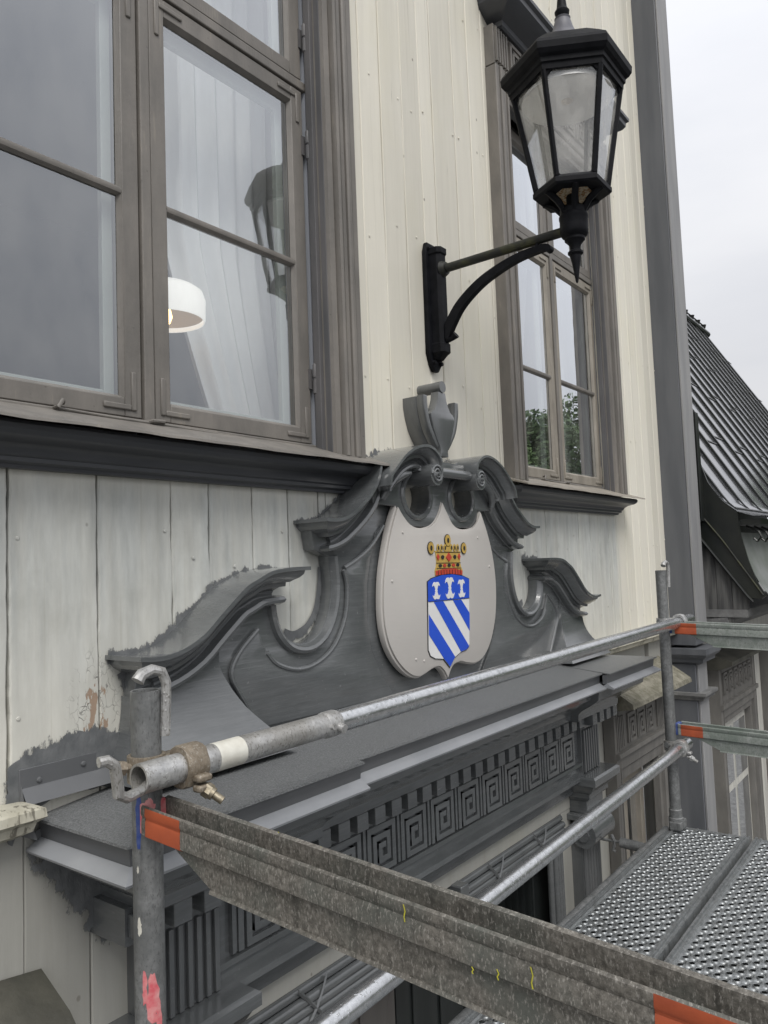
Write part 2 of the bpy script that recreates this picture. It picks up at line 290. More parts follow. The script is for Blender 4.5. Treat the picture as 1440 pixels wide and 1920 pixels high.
def glass(name, ior, tint, boost=1.0):
    m = bpy.data.materials.new(name); m.use_nodes = True; nt = m.node_tree; nt.nodes.clear(); MATS[name] = m
    o = nt.nodes.new('ShaderNodeOutputMaterial'); mxs = nt.nodes.new('ShaderNodeMixShader'); fr = nt.nodes.new('ShaderNodeFresnel'); fr.inputs[0].default_value = ior
    tr = nt.nodes.new('ShaderNodeBsdfTransparent'); tr.inputs[0].default_value = tint + (1,); gl = nt.nodes.new('ShaderNodeBsdfGlossy'); gl.inputs['Roughness'].default_value = 0.0; gl.inputs[0].default_value = (.93, .96, 1, 1)
    ge = nt.nodes.new('ShaderNodeNewGeometry'); iv = nt.nodes.new('ShaderNodeMapRange'); iv.inputs[3].default_value = ior; iv.inputs[4].default_value = 1 / ior
    nt.links.new(ge.outputs['Backfacing'], iv.inputs[0]); nt.links.new(iv.outputs[0], fr.inputs[0])   # same reflectance from both sides of the sheet
    f = math_(nt, 'MINIMUM', math_(nt, 'MULTIPLY', fr.outputs[0], boost), 1.0)
    nn = nt.nodes.new('ShaderNodeBump'); nn.inputs['Strength'].default_value = .10; nn.inputs['Distance'].default_value = .004
    nt.links.new(noise(nt, pos(nt), 5, 2), nn.inputs['Height']); nt.links.new(nn.outputs[0], gl.inputs['Normal'])
    nt.links.new(f, mxs.inputs[0]); nt.links.new(tr.outputs[0], mxs.inputs[1]); nt.links.new(gl.outputs[0], mxs.inputs[2]); nt.links.new(mxs.outputs[0], o.inputs[0]); return m
M_glass = glass('window_glass', 1.52, (.95, .97, .96), 5.2)
M_lglass = glass('lantern_glass', 1.5, (.97, .97, .97), 2.2)
def dirt_haze(m, amt):  # diffuse white for dirt, plus reflection haze painted in to brighten the panes
    nt = m.node_tree; o = [n for n in nt.nodes if n.type == 'OUTPUT_MATERIAL'][0]; src = o.inputs[0].links[0].from_socket
    df = nt.nodes.new('ShaderNodeBsdfDiffuse'); df.inputs[0].default_value = (.75, .74, .70, 1); ms = nt.nodes.new('ShaderNodeMixShader')
    f = math_(nt, 'MULTIPLY', ramp(nt, noise(nt, pos(nt, (1, 1, .5)), 14, 5), .30, .75), amt)
    nt.links.new(f, ms.inputs[0]); nt.links.new(src, ms.inputs[1]); nt.links.new(df.outputs[0], ms.inputs[2]); nt.links.new(ms.outputs[0], o.inputs[0])
dirt_haze(M_lglass, .42); dirt_haze(M_glass, .07)

# ------------------------------------------------------------------ object helpers
def ROOT(o):
    while o.parent: o = o.parent
    return o
def thing(name, loc, label, cat, group=None):
    o = bpy.data.objects.new(name, None); o.empty_display_size = .05; COL.objects.link(o); o.location = loc
    o['label'] = label; o['category'] = cat
    if group: o['group'] = group
    return o
def tag(o, label, cat, group=None):
    o['label'] = label; o['category'] = cat
    if group: o['group'] = group
    return o
def link(name, me, parent=None, loc=None):
    """mesh object; with loc the mesh is local to loc, else mesh is in world coordinates"""
    o = bpy.data.objects.new(name, me); COL.objects.link(o)
    base = Vector((0, 0, 0))
    if parent:
        o.parent = parent; p = parent
        while p: base += p.location; p = p.parent
    o.location = (Vector(loc) if loc is not None else Vector((0, 0, 0))) - base
    return o
class G:
    def __init__(s): s.v = []; s.f = []
    def add(s, vs_, fs_):
        k = len(s.v); s.v += [tuple(p) for p in vs_]; s.f += [tuple(i + k for i in f) for f in fs_]; return s
    def box(s, x0, x1, y0, y1, z0, z1):
        return s.add([(x0, y0, z0), (x1, y0, z0), (x1, y1, z0), (x0, y1, z0), (x0, y0, z1), (x1, y0, z1), (x1, y1, z1), (x0, y1, z1)],
                     [(0, 3, 2, 1), (4, 5, 6, 7), (0, 1, 5, 4), (1, 2, 6, 5), (2, 3, 7, 6), (3, 0, 4, 7)])
    def loft(s, rings, closed=True, cap=True):
        n = len(rings[0]); vs_ = [p for r in rings for p in r]; fs_ = []
        for i in range(len(rings) - 1):
            for j in range(n if closed else n - 1):
                a = i * n + j; b = i * n + (j + 1) % n; fs_.append((a, b, b + n, a + n))
        if cap and closed: fs_ += [tuple(reversed(range(n))), tuple(range((len(rings) - 1) * n, len(rings) * n))]
        return s.add(vs_, fs_)
    def tube(s, pts, r, seg=12, cap=True):
        pts = [Vector(p) for p in pts]; rs = r if isinstance(r, (list, tuple)) else [r] * len(pts); rings = []
        prev = None
        for i, p in enumerate(pts):
            t = (pts[min(i + 1, len(pts) - 1)] - pts[max(i - 1, 0)]).normalized()
            if prev is None:
                a = Vector((0, 0, 1)) if abs(t.z) < .9 else Vector((1, 0, 0)); u = t.cross(a).normalized()
            else:
                u = (prev - t * prev.dot(t)).normalized()
            prev = u; w = t.cross(u)
            rings.append([p + (u * math.cos(2 * math.pi * k / seg) + w * math.sin(2 * math.pi * k / seg)) * rs[i] for k in range(seg)])
        return s.loft(rings, True, cap)
    def lathe(s, c, prof, seg=24, ang0=0):
        return s.loft([[(c[0] + r * math.cos(ang0 + 2 * math.pi * k / seg), c[1] + r * math.sin(ang0 + 2 * math.pi * k / seg), z) for k in range(seg)] for r, z in prof])
    def mesh(s, name, smooth=True, ang=35, weld=False):
        me = bpy.data.meshes.new(name); me.from_pydata(s.v, [], s.f)
        bm = bmesh.new(); bm.from_mesh(me)
        if weld: bmesh.ops.remove_doubles(bm, verts=bm.verts, dist=2e-5)
        bmesh.ops.recalc_face_normals(bm, faces=bm.faces); bm.to_mesh(me); bm.free()
        if smooth: me.shade_smooth(); me.set_sharp_from_angle(angle=R_(ang))
        return me
    def build(s, name, mat, parent=None, smooth=True, bevel=0, ang=35, loc=None, weld=False):
        me = s.mesh(name, smooth, ang, weld); me.materials.append(mat); o = link(name, me, parent, loc)
        if bevel:
            b = o.modifiers.new('bevel', 'BEVEL'); b.width = bevel; b.segments = 2; b.limit_method = 'ANGLE'
        return o
def crv(pts, n=6):
    """Catmull-Rom densify"""
    out = []
    P = [Vector(p) for p in pts]
    for i in range(len(P) - 1):
        p0 = P[max(i - 1, 0)]; p1 = P[i]; p2 = P[i + 1]; p3 = P[min(i + 2, len(P) - 1)]
        for k in range(n):
            t = k / n
            out.append(.5 * ((2 * p1) + (p2 - p0) * t + (2 * p0 - 5 * p1 + 4 * p2 - p3) * t * t + (3 * p1 - p0 - 3 * p2 + p3) * t ** 3))
    out.append(P[-1]); return [tuple(p) for p in out]
def plate(name, loops, yf, yb, mat, parent, bevel=.0, axis='y', origin=(0, 0, 0)):
    """flat shape with holes in the x-z plane, front at yf, back at yb (axis 'x': loops are (y,z))"""
    c = bpy.data.curves.new('t', 'CURVE'); c.dimensions = '2D'; c.fill_mode = 'BOTH'
    for L in loops:
        sp = c.splines.new('POLY'); sp.points.add(len(L) - 1); sp.use_cyclic_u = True
        for q, p in zip(sp.points, L): q.co = (p[0], p[1], 0, 1)
    h = abs(yb - yf) / 2; c.extrude = max(h - bevel, .00005); c.bevel_depth = bevel; c.bevel_resolution = 1; c.offset = -bevel
    t = bpy.data.objects.new('t', c); me = bpy.data.meshes.new_from_object(t); bpy.data.objects.remove(t); bpy.data.curves.remove(c)
    mid = (yf + yb) / 2
    for v in me.vertices:
        a, b, d = v.co
        v.co = (a + origin[0], mid + d, b + origin[2]) if axis == 'y' else (mid + d, a, b)
    me.name = name
    bm = bmesh.new(); bm.from_mesh(me); bmesh.ops.remove_doubles(bm, verts=bm.verts, dist=1e-5); bmesh.ops.recalc_face_normals(bm, faces=bm.faces); bm.to_mesh(me); bm.free()
    me.materials.clear(); me.materials.append(mat); me.shade_smooth(); me.set_sharp_from_angle(angle=R_(30))
    return link(name, me, parent)
def sweep(path, prof, dscale=1, sgn=1, xc=0, miter=(True, True), d0=0):
    """moulding: path (x,z) left to right, profile (n below path, d from wall); mitred returns at the ends. returns G"""
    P = [Vector(p) for p in path]; dm = max(d for n, d in prof); S = [0.0]
    for a, b in zip(P[:-1], P[1:]): S.append(S[-1] + (b - a).length)
    tot = S[-1]
    T_ = [(P[min(i + 1, len(P) - 1)] - P[max(i - 1, 0)]).normalized() for i in range(len(P))]
    def ev(a):
        a = min(max(a, 0), tot); i = 0
        while i < len(S) - 2 and S[i + 1] < a: i += 1
        f_ = (a - S[i]) / max(S[i + 1] - S[i], 1e-9); return P[i].lerp(P[i + 1], f_), T_[i].lerp(T_[i + 1], f_).normalized()
    sh = [0 if k == 0 else dm - (d if k < len(prof) - 1 else prof[k - 1][1]) for k, (n, d) in enumerate(prof)]
    def ring(a, flat=False):
        r = []
        for k, (n, d) in enumerate(prof):
            lo = sh[k] if miter[0] else 0; hi = tot - (sh[k] if miter[1] else 0)
            p, t = ev(min(max(a, lo), hi)); q = p - Vector((-t.y, t.x)) * n
            r.append((xc + sgn * q.x, .004 if flat or d == 0 else -(d * dscale + d0), q.y))
        return r
    arcs = sorted(set([round(v, 5) for v in S] + ([round(v, 5) for v in sh if v > 0] if miter[0] else []) + ([round(tot - v, 5) for v in sh if v > 0] if miter[1] else [])))
    rings = ([ring(0, True)] if miter[0] else []) + [ring(a) for a in arcs] + ([ring(tot, True)] if miter[1] else [])
    return G().loft(rings, True, not (miter[0] and miter[1]))
def xcornice(prof, x0, x1, y0=0, miter=(True, True)):
    """straight moulding along x; prof (d out from y0 towards the street, z)"""
    dm = max(d for d, z in prof)
    def r(x, s, flat=False): return [(x + s * (dm - d), y0 if flat else y0 - d, z) for d, z in prof]
    rings = []
    rings += [r(x0, 1, True), r(x0, 1)] if miter[0] else [r(x0, 0)]
    rings += [r(x1, -1), r(x1, -1, True)] if miter[1] else [r(x1, 0)]
    return G().loft(rings)
XC = 2.2

# ================================================================== setting
g = G().add([(-300, -300, -4.6), (300, -300, -4.6), (300, 300, -4.6), (-300, 300, -4.6)], [(0, 1, 2, 3)])
ground = g.build('ground', M_ground, smooth=False); ground['kind'] = 'structure'
room = G()
room.add([(-1.2, .151, -.35), (4.74, .151, -.35), (4.74, 4, -.35), (-1.2, 4, -.35), (-1.2, .151, 2.75), (4.74, .151, 2.75), (4.74, 4, 2.75), (-1.2, 4, 2.75)],
         [(0, 1, 2, 3), (4, 5, 6, 7), (2, 3, 7, 6), (0, 3, 7, 4), (1, 2, 6, 5)])
ro = room.build('room_interior', M_room, smooth=False); ro['kind'] = 'structure'

# ================================================================== the timber house
house = thing('timber_house', (2.2, .2, -4.6), 'cream timber house with vertical boards, grey window casings and corner pilaster', 'house')
# windows: (centre, outer half width, glass width, half meeting stile)
WIN = {'a': dict(c=1.115, ho=.715, gw=.46, hs=.064, mz=.905, lab='tall casement window with drawn white curtain and hanging lamp behind'),
       'b': dict(c=3.435, ho=.635, gw=.42, hs=.055, mz=.860, lab='casement window reflecting trees, carved meander frieze above')}
ZS = .345                                 # sill line at the wall
ZT = {'a': 2.02, 'b': 1.96}
holes = [(w['c'] - w['ho'] + .13, w['c'] + w['ho'] - .13, ZS - .03, ZT[k]) for k, w in WIN.items()]
joints = [-1.4, -1.22, -1.05, -.9, -.7, -.52, -.36, -.2, -.03, .14, .28, .42, .59, .759, .954, 1.148, 1.262, 1.408, 1.541, 1.668, 1.80, 1.93, 2.045, 2.172, 2.285, 2.375, 2.531, 2.655, 2.775, 2.90, 3.03, 3.16, 3.28, 3.40, 3.52, 3.65, 3.765, 3.90, 4.01, 4.14, 4.26, 4.37, 4.50, 4.61, 4.72, 4.83]
for h in holes: joints += [h[0], h[1]]
joints = sorted(set(round(j, 3) for j in joints))
jj = [joints[0]]
for j in joints[1:]:
    if j - jj[-1] < .03 and not any(abs(j - e) < .001 for h in holes for e in h[:2]): continue
    jj.append(j)
rb = random.Random(3)
def board(x0, x1, z0, z1, mat, y=0.0, name='wall_board'):
    gap = rb.uniform(.0006, .0022); dy = rb.uniform(-.0015, .0015); n = 46; wob = []
    for _ in range(2):
        w_ = 0
        for _k in range(n): w_ = w_ * .8 + rb.uniform(-.0012, .0012); wob.append(w_)
    gg = G(); rings = []
    for i in range(n):
        z = z0 + (z1 - z0) * i / (n - 1); a = x0 + gap + wob[i]; b = x1 - gap + wob[n + i]
        rings.append([(a, y + .03, z), (a, y + dy + .003, z), (a + .003, y + dy, z), (b - .003, y + dy, z), (b, y + dy + .003, z), (b, y + .03, z)])
    gg.loft(rings); return gg.build(name, mat, house, smooth=False)
for a, b in zip(jj[:-1], jj[1:]):
    mid = (a + b) / 2; hole = [h for h in holes if h[0] <= mid <= h[1]]
    if hole:
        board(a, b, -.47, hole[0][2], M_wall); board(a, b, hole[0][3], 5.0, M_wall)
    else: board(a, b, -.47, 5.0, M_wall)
jl = [-1.4, -1.2, -1.02, -.85, -.68, -.5, -.33, -.18, .0, .16, .33, .5, .64, .79, .93, 1.08, 3.30, 3.45, 3.58, 3.70, 4.42, 4.56, 4.70, 4.83]
for a, b in zip(jl[:-1], jl[1:]):
    if a in (1.08, 3.70): continue
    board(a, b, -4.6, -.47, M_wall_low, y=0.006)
G().box(3.68, 4.44, .03, .05, -.75, -.47).build('backing', M_wall_low, house, smooth=False)
nh = G().lathe((0, 0, 0), [(0, .0016), (.0035, .0014), (.0048, 0)], 8).mesh('nail_head'); nh.materials.append(M_wall)
rn_ = random.Random(17)
for a, b in zip(jj[:-1], jj[1:]):
    if b < .7 or b - a < .06: continue
    for z in (-.30, .06, .62, 1.12, 1.66, 2.2, 2.75):
        x = a + rn_.choice((.022, b - a - .022, (b - a) / 2)) + rn_.uniform(-.006, .006); z += rn_.uniform(-.05, .05)
        if any(h[0] - .15 < x < h[1] + .15 and h[2] - .16 < z < h[3] + .5 for h in holes): continue
        o = link('nail_head', nh, house, (x, -.0016, z)); o.rotation_euler = (R_(90), 0, 0)
# structural backing with the window openings left out
bk = G(); xs = [-1.4, holes[0][0], holes[0][1], holes[1][0], holes[1][1], 4.80]
for i in range(5):
    if i in (1, 3):
        h = holes[0] if i == 1 else holes[1]
        bk.box(xs[i], xs[i + 1], .034, .15, -.47, h[2]); bk.box(xs[i], xs[i + 1], .034, .15, h[3], 5.0)
    else: bk.box(xs[i], xs[i + 1], .034, .15, -.47, 5.0)
bk.build('wall_core', M_room, house, smooth=False)
G().add([(-1.4, .035, -4.6), (-1.4, 8, -4.6), (-1.4, 8, 5), (-1.4, .035, 5)], [(0, 1, 2, 3)]).build('side_wall', M_wall_low, house, smooth=False)
G().add([(5.04, .035, -.4), (5.04, 8, -.4), (5.04, 8, 5), (5.04, .035, 5)], [(0, 1, 2, 3)]).build('side_wall', M_wall, house, smooth=False)
rf = G(); rf.loft([[(x, -.42, 4.98), (x, -.42, 5.06), (x, 4, 8.2), (x, 8.4, 5.06), (x, 8.4, 4.98), (x, 4, 8.1)] for x in (-1.7, 5.35)]).build('roof', M_rooftop, house, smooth=False)
# belt course below the upper storey
bp = [(0, -.425), (.045, -.428), (.062, -.436), (.064, -.452), (.05, -.462), (.045, -.478), (.02, -.49), (0, -.49)]
xcornice(bp, -1.4, .80, miter=(False, True)).build('belt_course', M_belt, house)
xcornice(bp, 3.60, 4.808, miter=(True, False)).build('belt_course', M_belt, house)
# corner pilaster: shaft, capital, band
PX0, PX1, PY = 4.81, 5.03, -.145
G().box(PX0, PX1, PY, .3, -.55, 5.0).build('corner_pilaster', M_band, house, bevel=.004)
cs = G().box(PX0 + .006, PX1 - .002, PY - .012, PY - .0005, -.50, 5.0).build('corner_facing', M_bandlite, house, bevel=.003)
def collar(z0, z1, out, name, mat):
    a, b = PX0 - out, PX1 + out; q = G(); n = 4
    prof = [(.0, z0), (.45, z0 + (z1 - z0) * .15), (.5, z0 + (z1 - z0) * .35), (.85, z0 + (z1 - z0) * .5), (1, z0 + (z1 - z0) * .65), (1, z1)]
    q.loft([[(PX0 - out * o, PY - .014 - out * o, z), (PX1 + out * o, PY - .014 - out * o, z), (PX1 + out * o, .02, z), (PX0 - out * o, .02, z)] for o, z in prof])
    q.build(name, mat, house, ang=30)
collar(-.66, -.565, .055, 'pilaster_capital', M_band); collar(-.875, -.825, .03, 'pilaster_band', M_moulding)
G().box(PX0 - .004, PX1 - .03, PY + .01, .02, -4.6, -.66).build('lower_pilaster', M_band, house, bevel=.004)
G().box(PX0 + .006, PX1 - .034, PY - .004, PY + .0095, -4.6, -.66).build('corner_facing', M_bandlite, house, bevel=.003)

def meander(s, t=.011, dp=.010):
    """square spiral relief, s = size"""
    q = G(); P = [(0, 0), (0, 1), (1, 1), (1, 0), (.22, 0), (.22, .78), (.78, .78), (.78, .23), (.44, .23), (.44, .56), (.60, .56)]
    for (a, b), (c, d) in zip(P[:-1], P[1:]):
        x0, x1 = min(a, c) * s[0] - t / 2, max(a, c) * s[0] + t / 2; z0, z1 = min(b, d) * s[1] - t / 2, max(b, d) * s[1] + t / 2
        q.box(x0, x1, -dp, 0, z0, z1)
    return q.mesh('meander', False)

def sash(parent, x0, x1, z0, z1, y, st, mat, name='casement', bot=None):
    """rectangular sash frame: stiles and rails with a glazing rebate"""
    bot = bot or st; q = G(); f = y; bk_ = y + .038
    def fr(a0, a1, c0, c1, s, sb, yf, yb):
        q.box(a0, a0 + s, yf, yb, c0, c1); q.box(a1 - s, a1, yf, yb, c0, c1)
        q.box(a0 + s, a1 - s, yf + .0006, yb, c1 - s, c1); q.box(a0 + s, a1 - s, yf + .0006, yb, c0, c0 + sb)
    fr(x0, x1, z0, z1, st, bot, f, bk_)
    o = q.build(name, mat, parent, bevel=.0022); return o
def window(key, old):
    w = WIN[key]; c, ho = w['c'], w['ho']; L, Rr = c - ho, c + ho; z0 = ZS; z1 = ZT[key]
    mt = M_frame_old if old else M_frame
    # casing with reeded profile (right and left upright, head)
    pf = [(0, 0), (0, .050), (.003, .054), (.024, .054), (.0255, .040), (.028, .040), (.030, .058), (.036, .062), (.046, .062), (.052, .058), (.054, .042), (.057, .042), (.059, .056), (.074, .056), (.076, .044), (.079, .044), (.081, .060), (.088, .063), (.096, .060), (.098, .040), (.102, .040), (.104, .046), (.123, .042), (.125, .030), (.128, 0)]
    cas = G()
    cas.loft([[(Rr - a, -d, z) for a, d in pf] for z in (z0 - .02, z1 + .12)])
    cas.loft([[(L + a, -d, z) for a, d in pf] for z in (z0 - .02, z1 + .12)])
    cas.loft([[(x, -d, z1 + .128 - a) for a, d in pf] for x in (L + .128, Rr - .128)])
    win = cas.build('window', M_frame, house, smooth=False); win['label'] = w['lab']
    # deep jambs
    jb = G(); a0, a1 = L + .125, Rr - .125
    jb.box(a1 - .002, a1 + .022, -.03, .16, z0 - .02, z1 + .02); jb.box(a0 - .022, a0 + .002, -.03, .16, z0 - .02, z1 + .02); jb.box(a0, a1, -.03, .16, z1, z1 + .022)
    jb.box(a1 - .018, a1 - .002, -.005, .02, z0 - .02, z1); jb.box(a0 + .002, a0 + .018, -.005, .02, z0 - .02, z1)
    jb.build('jamb', M_jamb, win, smooth=False, bevel=.002)
    y = .035; gw, hs, mz = w['gw'], w['hs'], w['mz']
    # fixed frame: mullion, transom, bottom rail
    fr = G(); fr.box(c - .0142, c + .0142, y - .006, y + .07, z0, z1)
    fr.box(a0, c - .0142, y - .004, y + .07, 1.456, 1.484); fr.box(c + .0142, a1, y - .004, y + .07, 1.456, 1.484)
    fr.box(a0, c - .0142, y - .012, y + .07, z0 - .01, z0 + .016); fr.box(c + .0142, a1, y - .012, y + .07, z0 - .01, z0 + .016)
    fr.build('fixed_frame', M_frame, win, smooth=False, bevel=.003)
    for s in (-1, 1):
        gi, go = c + s * hs, c + s * (hs + gw); e0 = c + s * .0190; e1 = go + s * .047
        xa, xb = min(e0, e1), max(e0, e1); ga, gb = min(gi, go), max(gi, go); stl = abs(gi - e0)
        for (za, zb, gz0, gz1, mun) in ((z0 + .020, 1.451, .408, 1.405, mz), (1.489, z1 - .004, 1.528, z1 - .05, None)):
            q = G()
            q.box(xa, ga, y, y + .04, za, zb); q.box(gb, xb, y, y + .04, za, zb)
            q.box(ga, gb, y + .0007, y + .04, gz1, zb); q.box(ga, gb, y + .0007, y + .04, za, gz0)
            # putty / glazing bevel
            pz = .008
            q.add([(ga, y + .002, gz0), (gb, y + .002, gz0), (gb - pz, y + .014, gz0 + pz), (ga + pz, y + .014, gz0 + pz)], [(0, 1, 2, 3)])
            q.add([(ga, y + .002, gz1), (gb, y + .002, gz1), (gb - pz, y + .014, gz1 - pz), (ga + pz, y + .014, gz1 - pz)], [(3, 2, 1, 0)])
            q.add([(ga, y + .002, gz0), (ga, y + .002, gz1), (ga + pz, y + .014, gz1 - pz), (ga + pz, y + .014, gz0 + pz)], [(3, 2, 1, 0)])
            q.add([(gb, y + .002, gz0), (gb, y + .002, gz1), (gb - pz, y + .014, gz1 - pz), (gb - pz, y + .014, gz0 + pz)], [(0, 1, 2, 3)])
            q.build('casement', mt if (old and zb < 1.46) else M_frame, win, bevel=.0022)
            zz = [gz0, gz1] if mun is None else [gz0, mun, gz1]
            if mun:
                G().loft([[(x, y + .012, mun - .012), (x, y + .002, mun - .007), (x, y, mun), (x, y + .002, mun + .007), (x, y + .012, mun + .012), (x, y + .03, mun + .008), (x, y + .03, mun - .008)] for x in (ga, gb)]).build('muntin', M_frame, win)
            for k in range(len(zz) - 1):
                tl = random.Random(int(ga * 1000) + k).uniform(-.0008, .0008)
                G().add([(ga, y + .015 + tl, zz[k]), (gb, y + .015 - tl, zz[k]), (gb, y + .015 - tl * .6, zz[k + 1]), (ga, y + .015 + tl, zz[k + 1])], [(0, 1, 2, 3)]).build('pane', M_glass, win, smooth=False)
            # inner winter sash, pale painted
            q = G(); yi = .082; t_ = .024
            q.box(ga - .004, ga + t_, yi, yi + .018, za, zb); q.box(gb - t_, gb + .004, yi, yi + .018, za, zb); q.box(ga + t_, gb - t_, yi + .001, yi + .018, gz1 - t_, zb); q.box(ga + t_, gb - t_, yi + .001, yi + .018, za, gz0 + t_)
            q.build('inner_sash', M_innerframe, win, smooth=False, bevel=.002)
            # iron corner straps
            if zb < 1.46:
                for (cx, sx) in ((xa, 1), (xb, -1)):
                    for (cz, sz) in ((za, 1), (zb, -1)):
                        q = G(); tk = .0045
                        def bar(p, r):
                            q.tube(p, r, 8)
                        ax, az = cx + sx * .022, cz + sz * .022
                        q.box(ax - .007, ax + .007, y - .0045, y + .002, min(az - sz * .007, az + sz * .085), max(az - sz * .007, az + sz * .085)); q.box(min(ax + sx * .0072, ax + sx * .080), max(ax + sx * .0072, ax + sx * .080), y - .0042, y + .002, az - .007, az + .007)
                        q.build('corner_iron', mt if old else M_frame, win, bevel=.003)
        # hinges on the outer stile
        for hz in ((.56, 1.28, 1.62) if not old else (.50, 1.28, 1.62)):
            q = G(); hx = e1 + s * .006
            q.lathe((hx, y - .016, 0), [(.0, hz - .052), (.004, hz - .05), (.0085, hz - .044), (.0085, hz - .004), (.0060, hz - .002), (.0060, hz + .002), (.0085, hz + .004), (.0085, hz + .04), (.003, hz + .05), (0, hz + .052)], 10)
            q.box(min(hx, hx - s * .014), max(hx, hx - s * .014), y - .004, y + .002, hz - .03, hz + .03)
            q.build('hinge', M_jamb, win)
    # stay hook and rod along the bottom rail
    q = G(); q.tube([(c - .24, y - .018, z0 + .012), (c - .1, y - .022, z0 + .008), (c + .02, y - .022, z0 + .008), (c + .28, y - .02, z0 + .004)], .0035, 8)
    q.tube([(c - .245, y - .005, z0 + .012), (c - .245, y - .03, z0 + .014), (c - .235, y - .03, z0 + .028), (c - .225, y - .012, z0 + .026)], .0045, 8)
    q.tube([(c - .02, y - .005, z0 + .008), (c - .01, y - .032, z0 + .012), (c + .02, y - .03, z0 + .014), (c + .03, y - .01, z0 + .006)], .005, 8)
    q.build('window_stay', M_frame, win)
    # sill: thin sheet on a dark crown moulding
    sx0, sx1 = L - .05, Rr + .045
    sh = G(); r = random.Random(5); n = 24
    top = []
    for i in range(n + 1):
        x = sx0 + (sx1 - sx0) * i / n; dz = r.uniform(-.0015, .0015)
        top.append([(x, .03, ZS + .012), (x, -.06, ZS - .022), (x, -.128, ZS - .044 + dz), (x, -.130, ZS - .050 + dz), (x, -.06, ZS - .030), (x, .03, ZS - .004)])
    sh.loft(top).build('sill_sheet', M_frame_old if old else M_frame, win)
    xcornice([(0, ZS - .034), (.095, ZS - .047), (.100, ZS - .054), (.098, ZS - .064), (.090, ZS - .072), (.082, ZS - .076), (.060, ZS - .082), (.045, ZS - .094), (.040, ZS - .104), (.034, ZS - .108), (.034, ZS - .116), (.022, ZS - .121), (.020, ZS - .128), (0, ZS - .128)], sx0 + .01, sx1 - .035).build('sill_moulding', M_sill, win, ang=28)
    return win
wa = window('a', False); wb = window('b', True)
# entablature over the second window
w = WIN['b']; L, Rr = w['c'] - w['ho'], w['c'] + w['ho']; zt = ZT['b'] + .128
G().box(L + .004, Rr - .004, -.046, -.001, zt, zt + .175).build('frieze', M_frame, wb, bevel=.002)
km = meander((.105, .125), .0155); km.materials.append(M_frame)
fl = G()
for i in range(5): fl.box(i * .022, i * .022 + .011, -.01, 0, 0, .15)
fm = fl.mesh('flutes', False); fm.materials.append(M_frame)
for x in (L + .012, Rr - .118): link('flutes', fm, wb, (x, -.0462, zt + .012))
for i in range(7): link('meander', km, wb, (L + .145 + i * .139, -.0462, zt + .025))
xcornice([(0, zt + .172), (.06, zt + .172), (.068, zt + .18), (.07, zt + .2), (.10, zt + .215), (.135, zt + .235), (.15, zt + .255), (.152, zt + .275), (.165, zt + .285), (.166, zt + .30), (0, zt + .35)], L - .05, Rr + .05).build('cornice', M_sill, wb, ang=28)

# ------------------------------------------------ ground-floor window to the right of the portal (below the belt)
gw_ = G(); gL, gR = 3.68, 4.46
pfw = [(0, 0), (0, .055), (.02, .058), (.022, .042), (.026, .042), (.028, .056), (.050, .056), (.052, .040), (.056, .040), (.058, .058), (.075, .054), (.078, .036), (.108, .034), (.11, 0)]
gw_.loft([[(gR - a, -d, z) for a, d in pfw] for z in (-3.4, -.74)]); gw_.loft([[(gL + a, -d, z) for a, d in pfw] for z in (-3.4, -.74)])
lowwin = gw_.build('window', M_greyframe, house, ang=25); lowwin['label'] = 'lower window beside the portal with meander frieze under a mossy board'
G().box(gL + .005, gR - .005, -.052, .0, -.955, -.74).build('frieze', M_greyframe, lowwin, bevel=.002)
km2 = meander((.10, .13), .0155); km2.materials.append(M_greyframe)
for i in range(3): link('meander', km2, lowwin, (3.86 + i * .135, -.0522, -.925))
fm2 = fm.copy(); fm2.materials.clear(); fm2.materials.append(M_greyframe)
for x in (3.70, 4.30): link('flutes', fm2, lowwin, (x, -.0522, -.935))
xcornice([(0, -.955), (.075, -.955), (.078, -.975), (.06, -.985), (.055, -1.04), (.045, -1.05), (.04, -1.10), (0, -1.10)], gL + .004, gR - .004, miter=(False, False)).build('architrave', M_greyframe, lowwin, ang=28)
hb = G(); r = random.Random(8); n = 16
hb.loft([[(x, .0, -.585 + r.uniform(-.002, .002)), (x, -.175, -.70 + r.uniform(-.004, .004)), (x, -.18, -.722), (x, -.10, -.735), (x, .0, -.74)] for x in [gL - .06 + (gR - gL + .16) * i / n for i in range(n + 1)]]).build('hood_board', M_mossboard, lowwin, ang=40)
sf = G(); sf.box(gL + .11, gR - .11, .06, .12, -1.22, -1.10); sf.box(gL + .11, gL + .16, .06, .12, -3.4, -1.22); sf.box(gR - .16, gR - .11, .06, .12, -3.4, -1.22); sf.box(4.04, 4.10, .06, .12, -3.4, -1.22)
sf.build('casement', M_frame_old, lowwin, smooth=False, bevel=.003)
for a, b in ((gL + .16, 4.04), (4.10, gR - .16)): G().add([(a, .09, -3.4), (b, .09, -3.4), (b, .09, -1.22), (a, .09, -1.22)], [(0, 1, 2, 3)]).build('pane', M_glass, lowwin, smooth=False)
G().box(gL, gR, .36, .38, -3.4, -.9).box(4.18, 4.30, .16, .20, -3.3, -1.12).build('inner_shutter', M_wood, lowwin, smooth=False)

# ------------------------------------------------ hood over the lower window on the left
hl = thing('window_hood', (.35, 0, -.9), 'dark mossy hood board over a lower window at bottom left', 'hood')
r = random.Random(9)
G().loft([[(x, .0, -.742 - .015 * (i == 10)), (x, -.10, -.785 - .02 * (i == 10)), (x, -.135, -.835), (x, -.132, -.86), (x, 0, -.90)] for i, x in enumerate([-.2 + 1.02 * i / 10 for i in range(11)])]).build('hood_board', M_hoodbrown, hl, ang=40)
G().tube([(.74, -.11, -.80), (.74, -.128, -.812)], .006, 10).build('screw', M_jamb, hl)

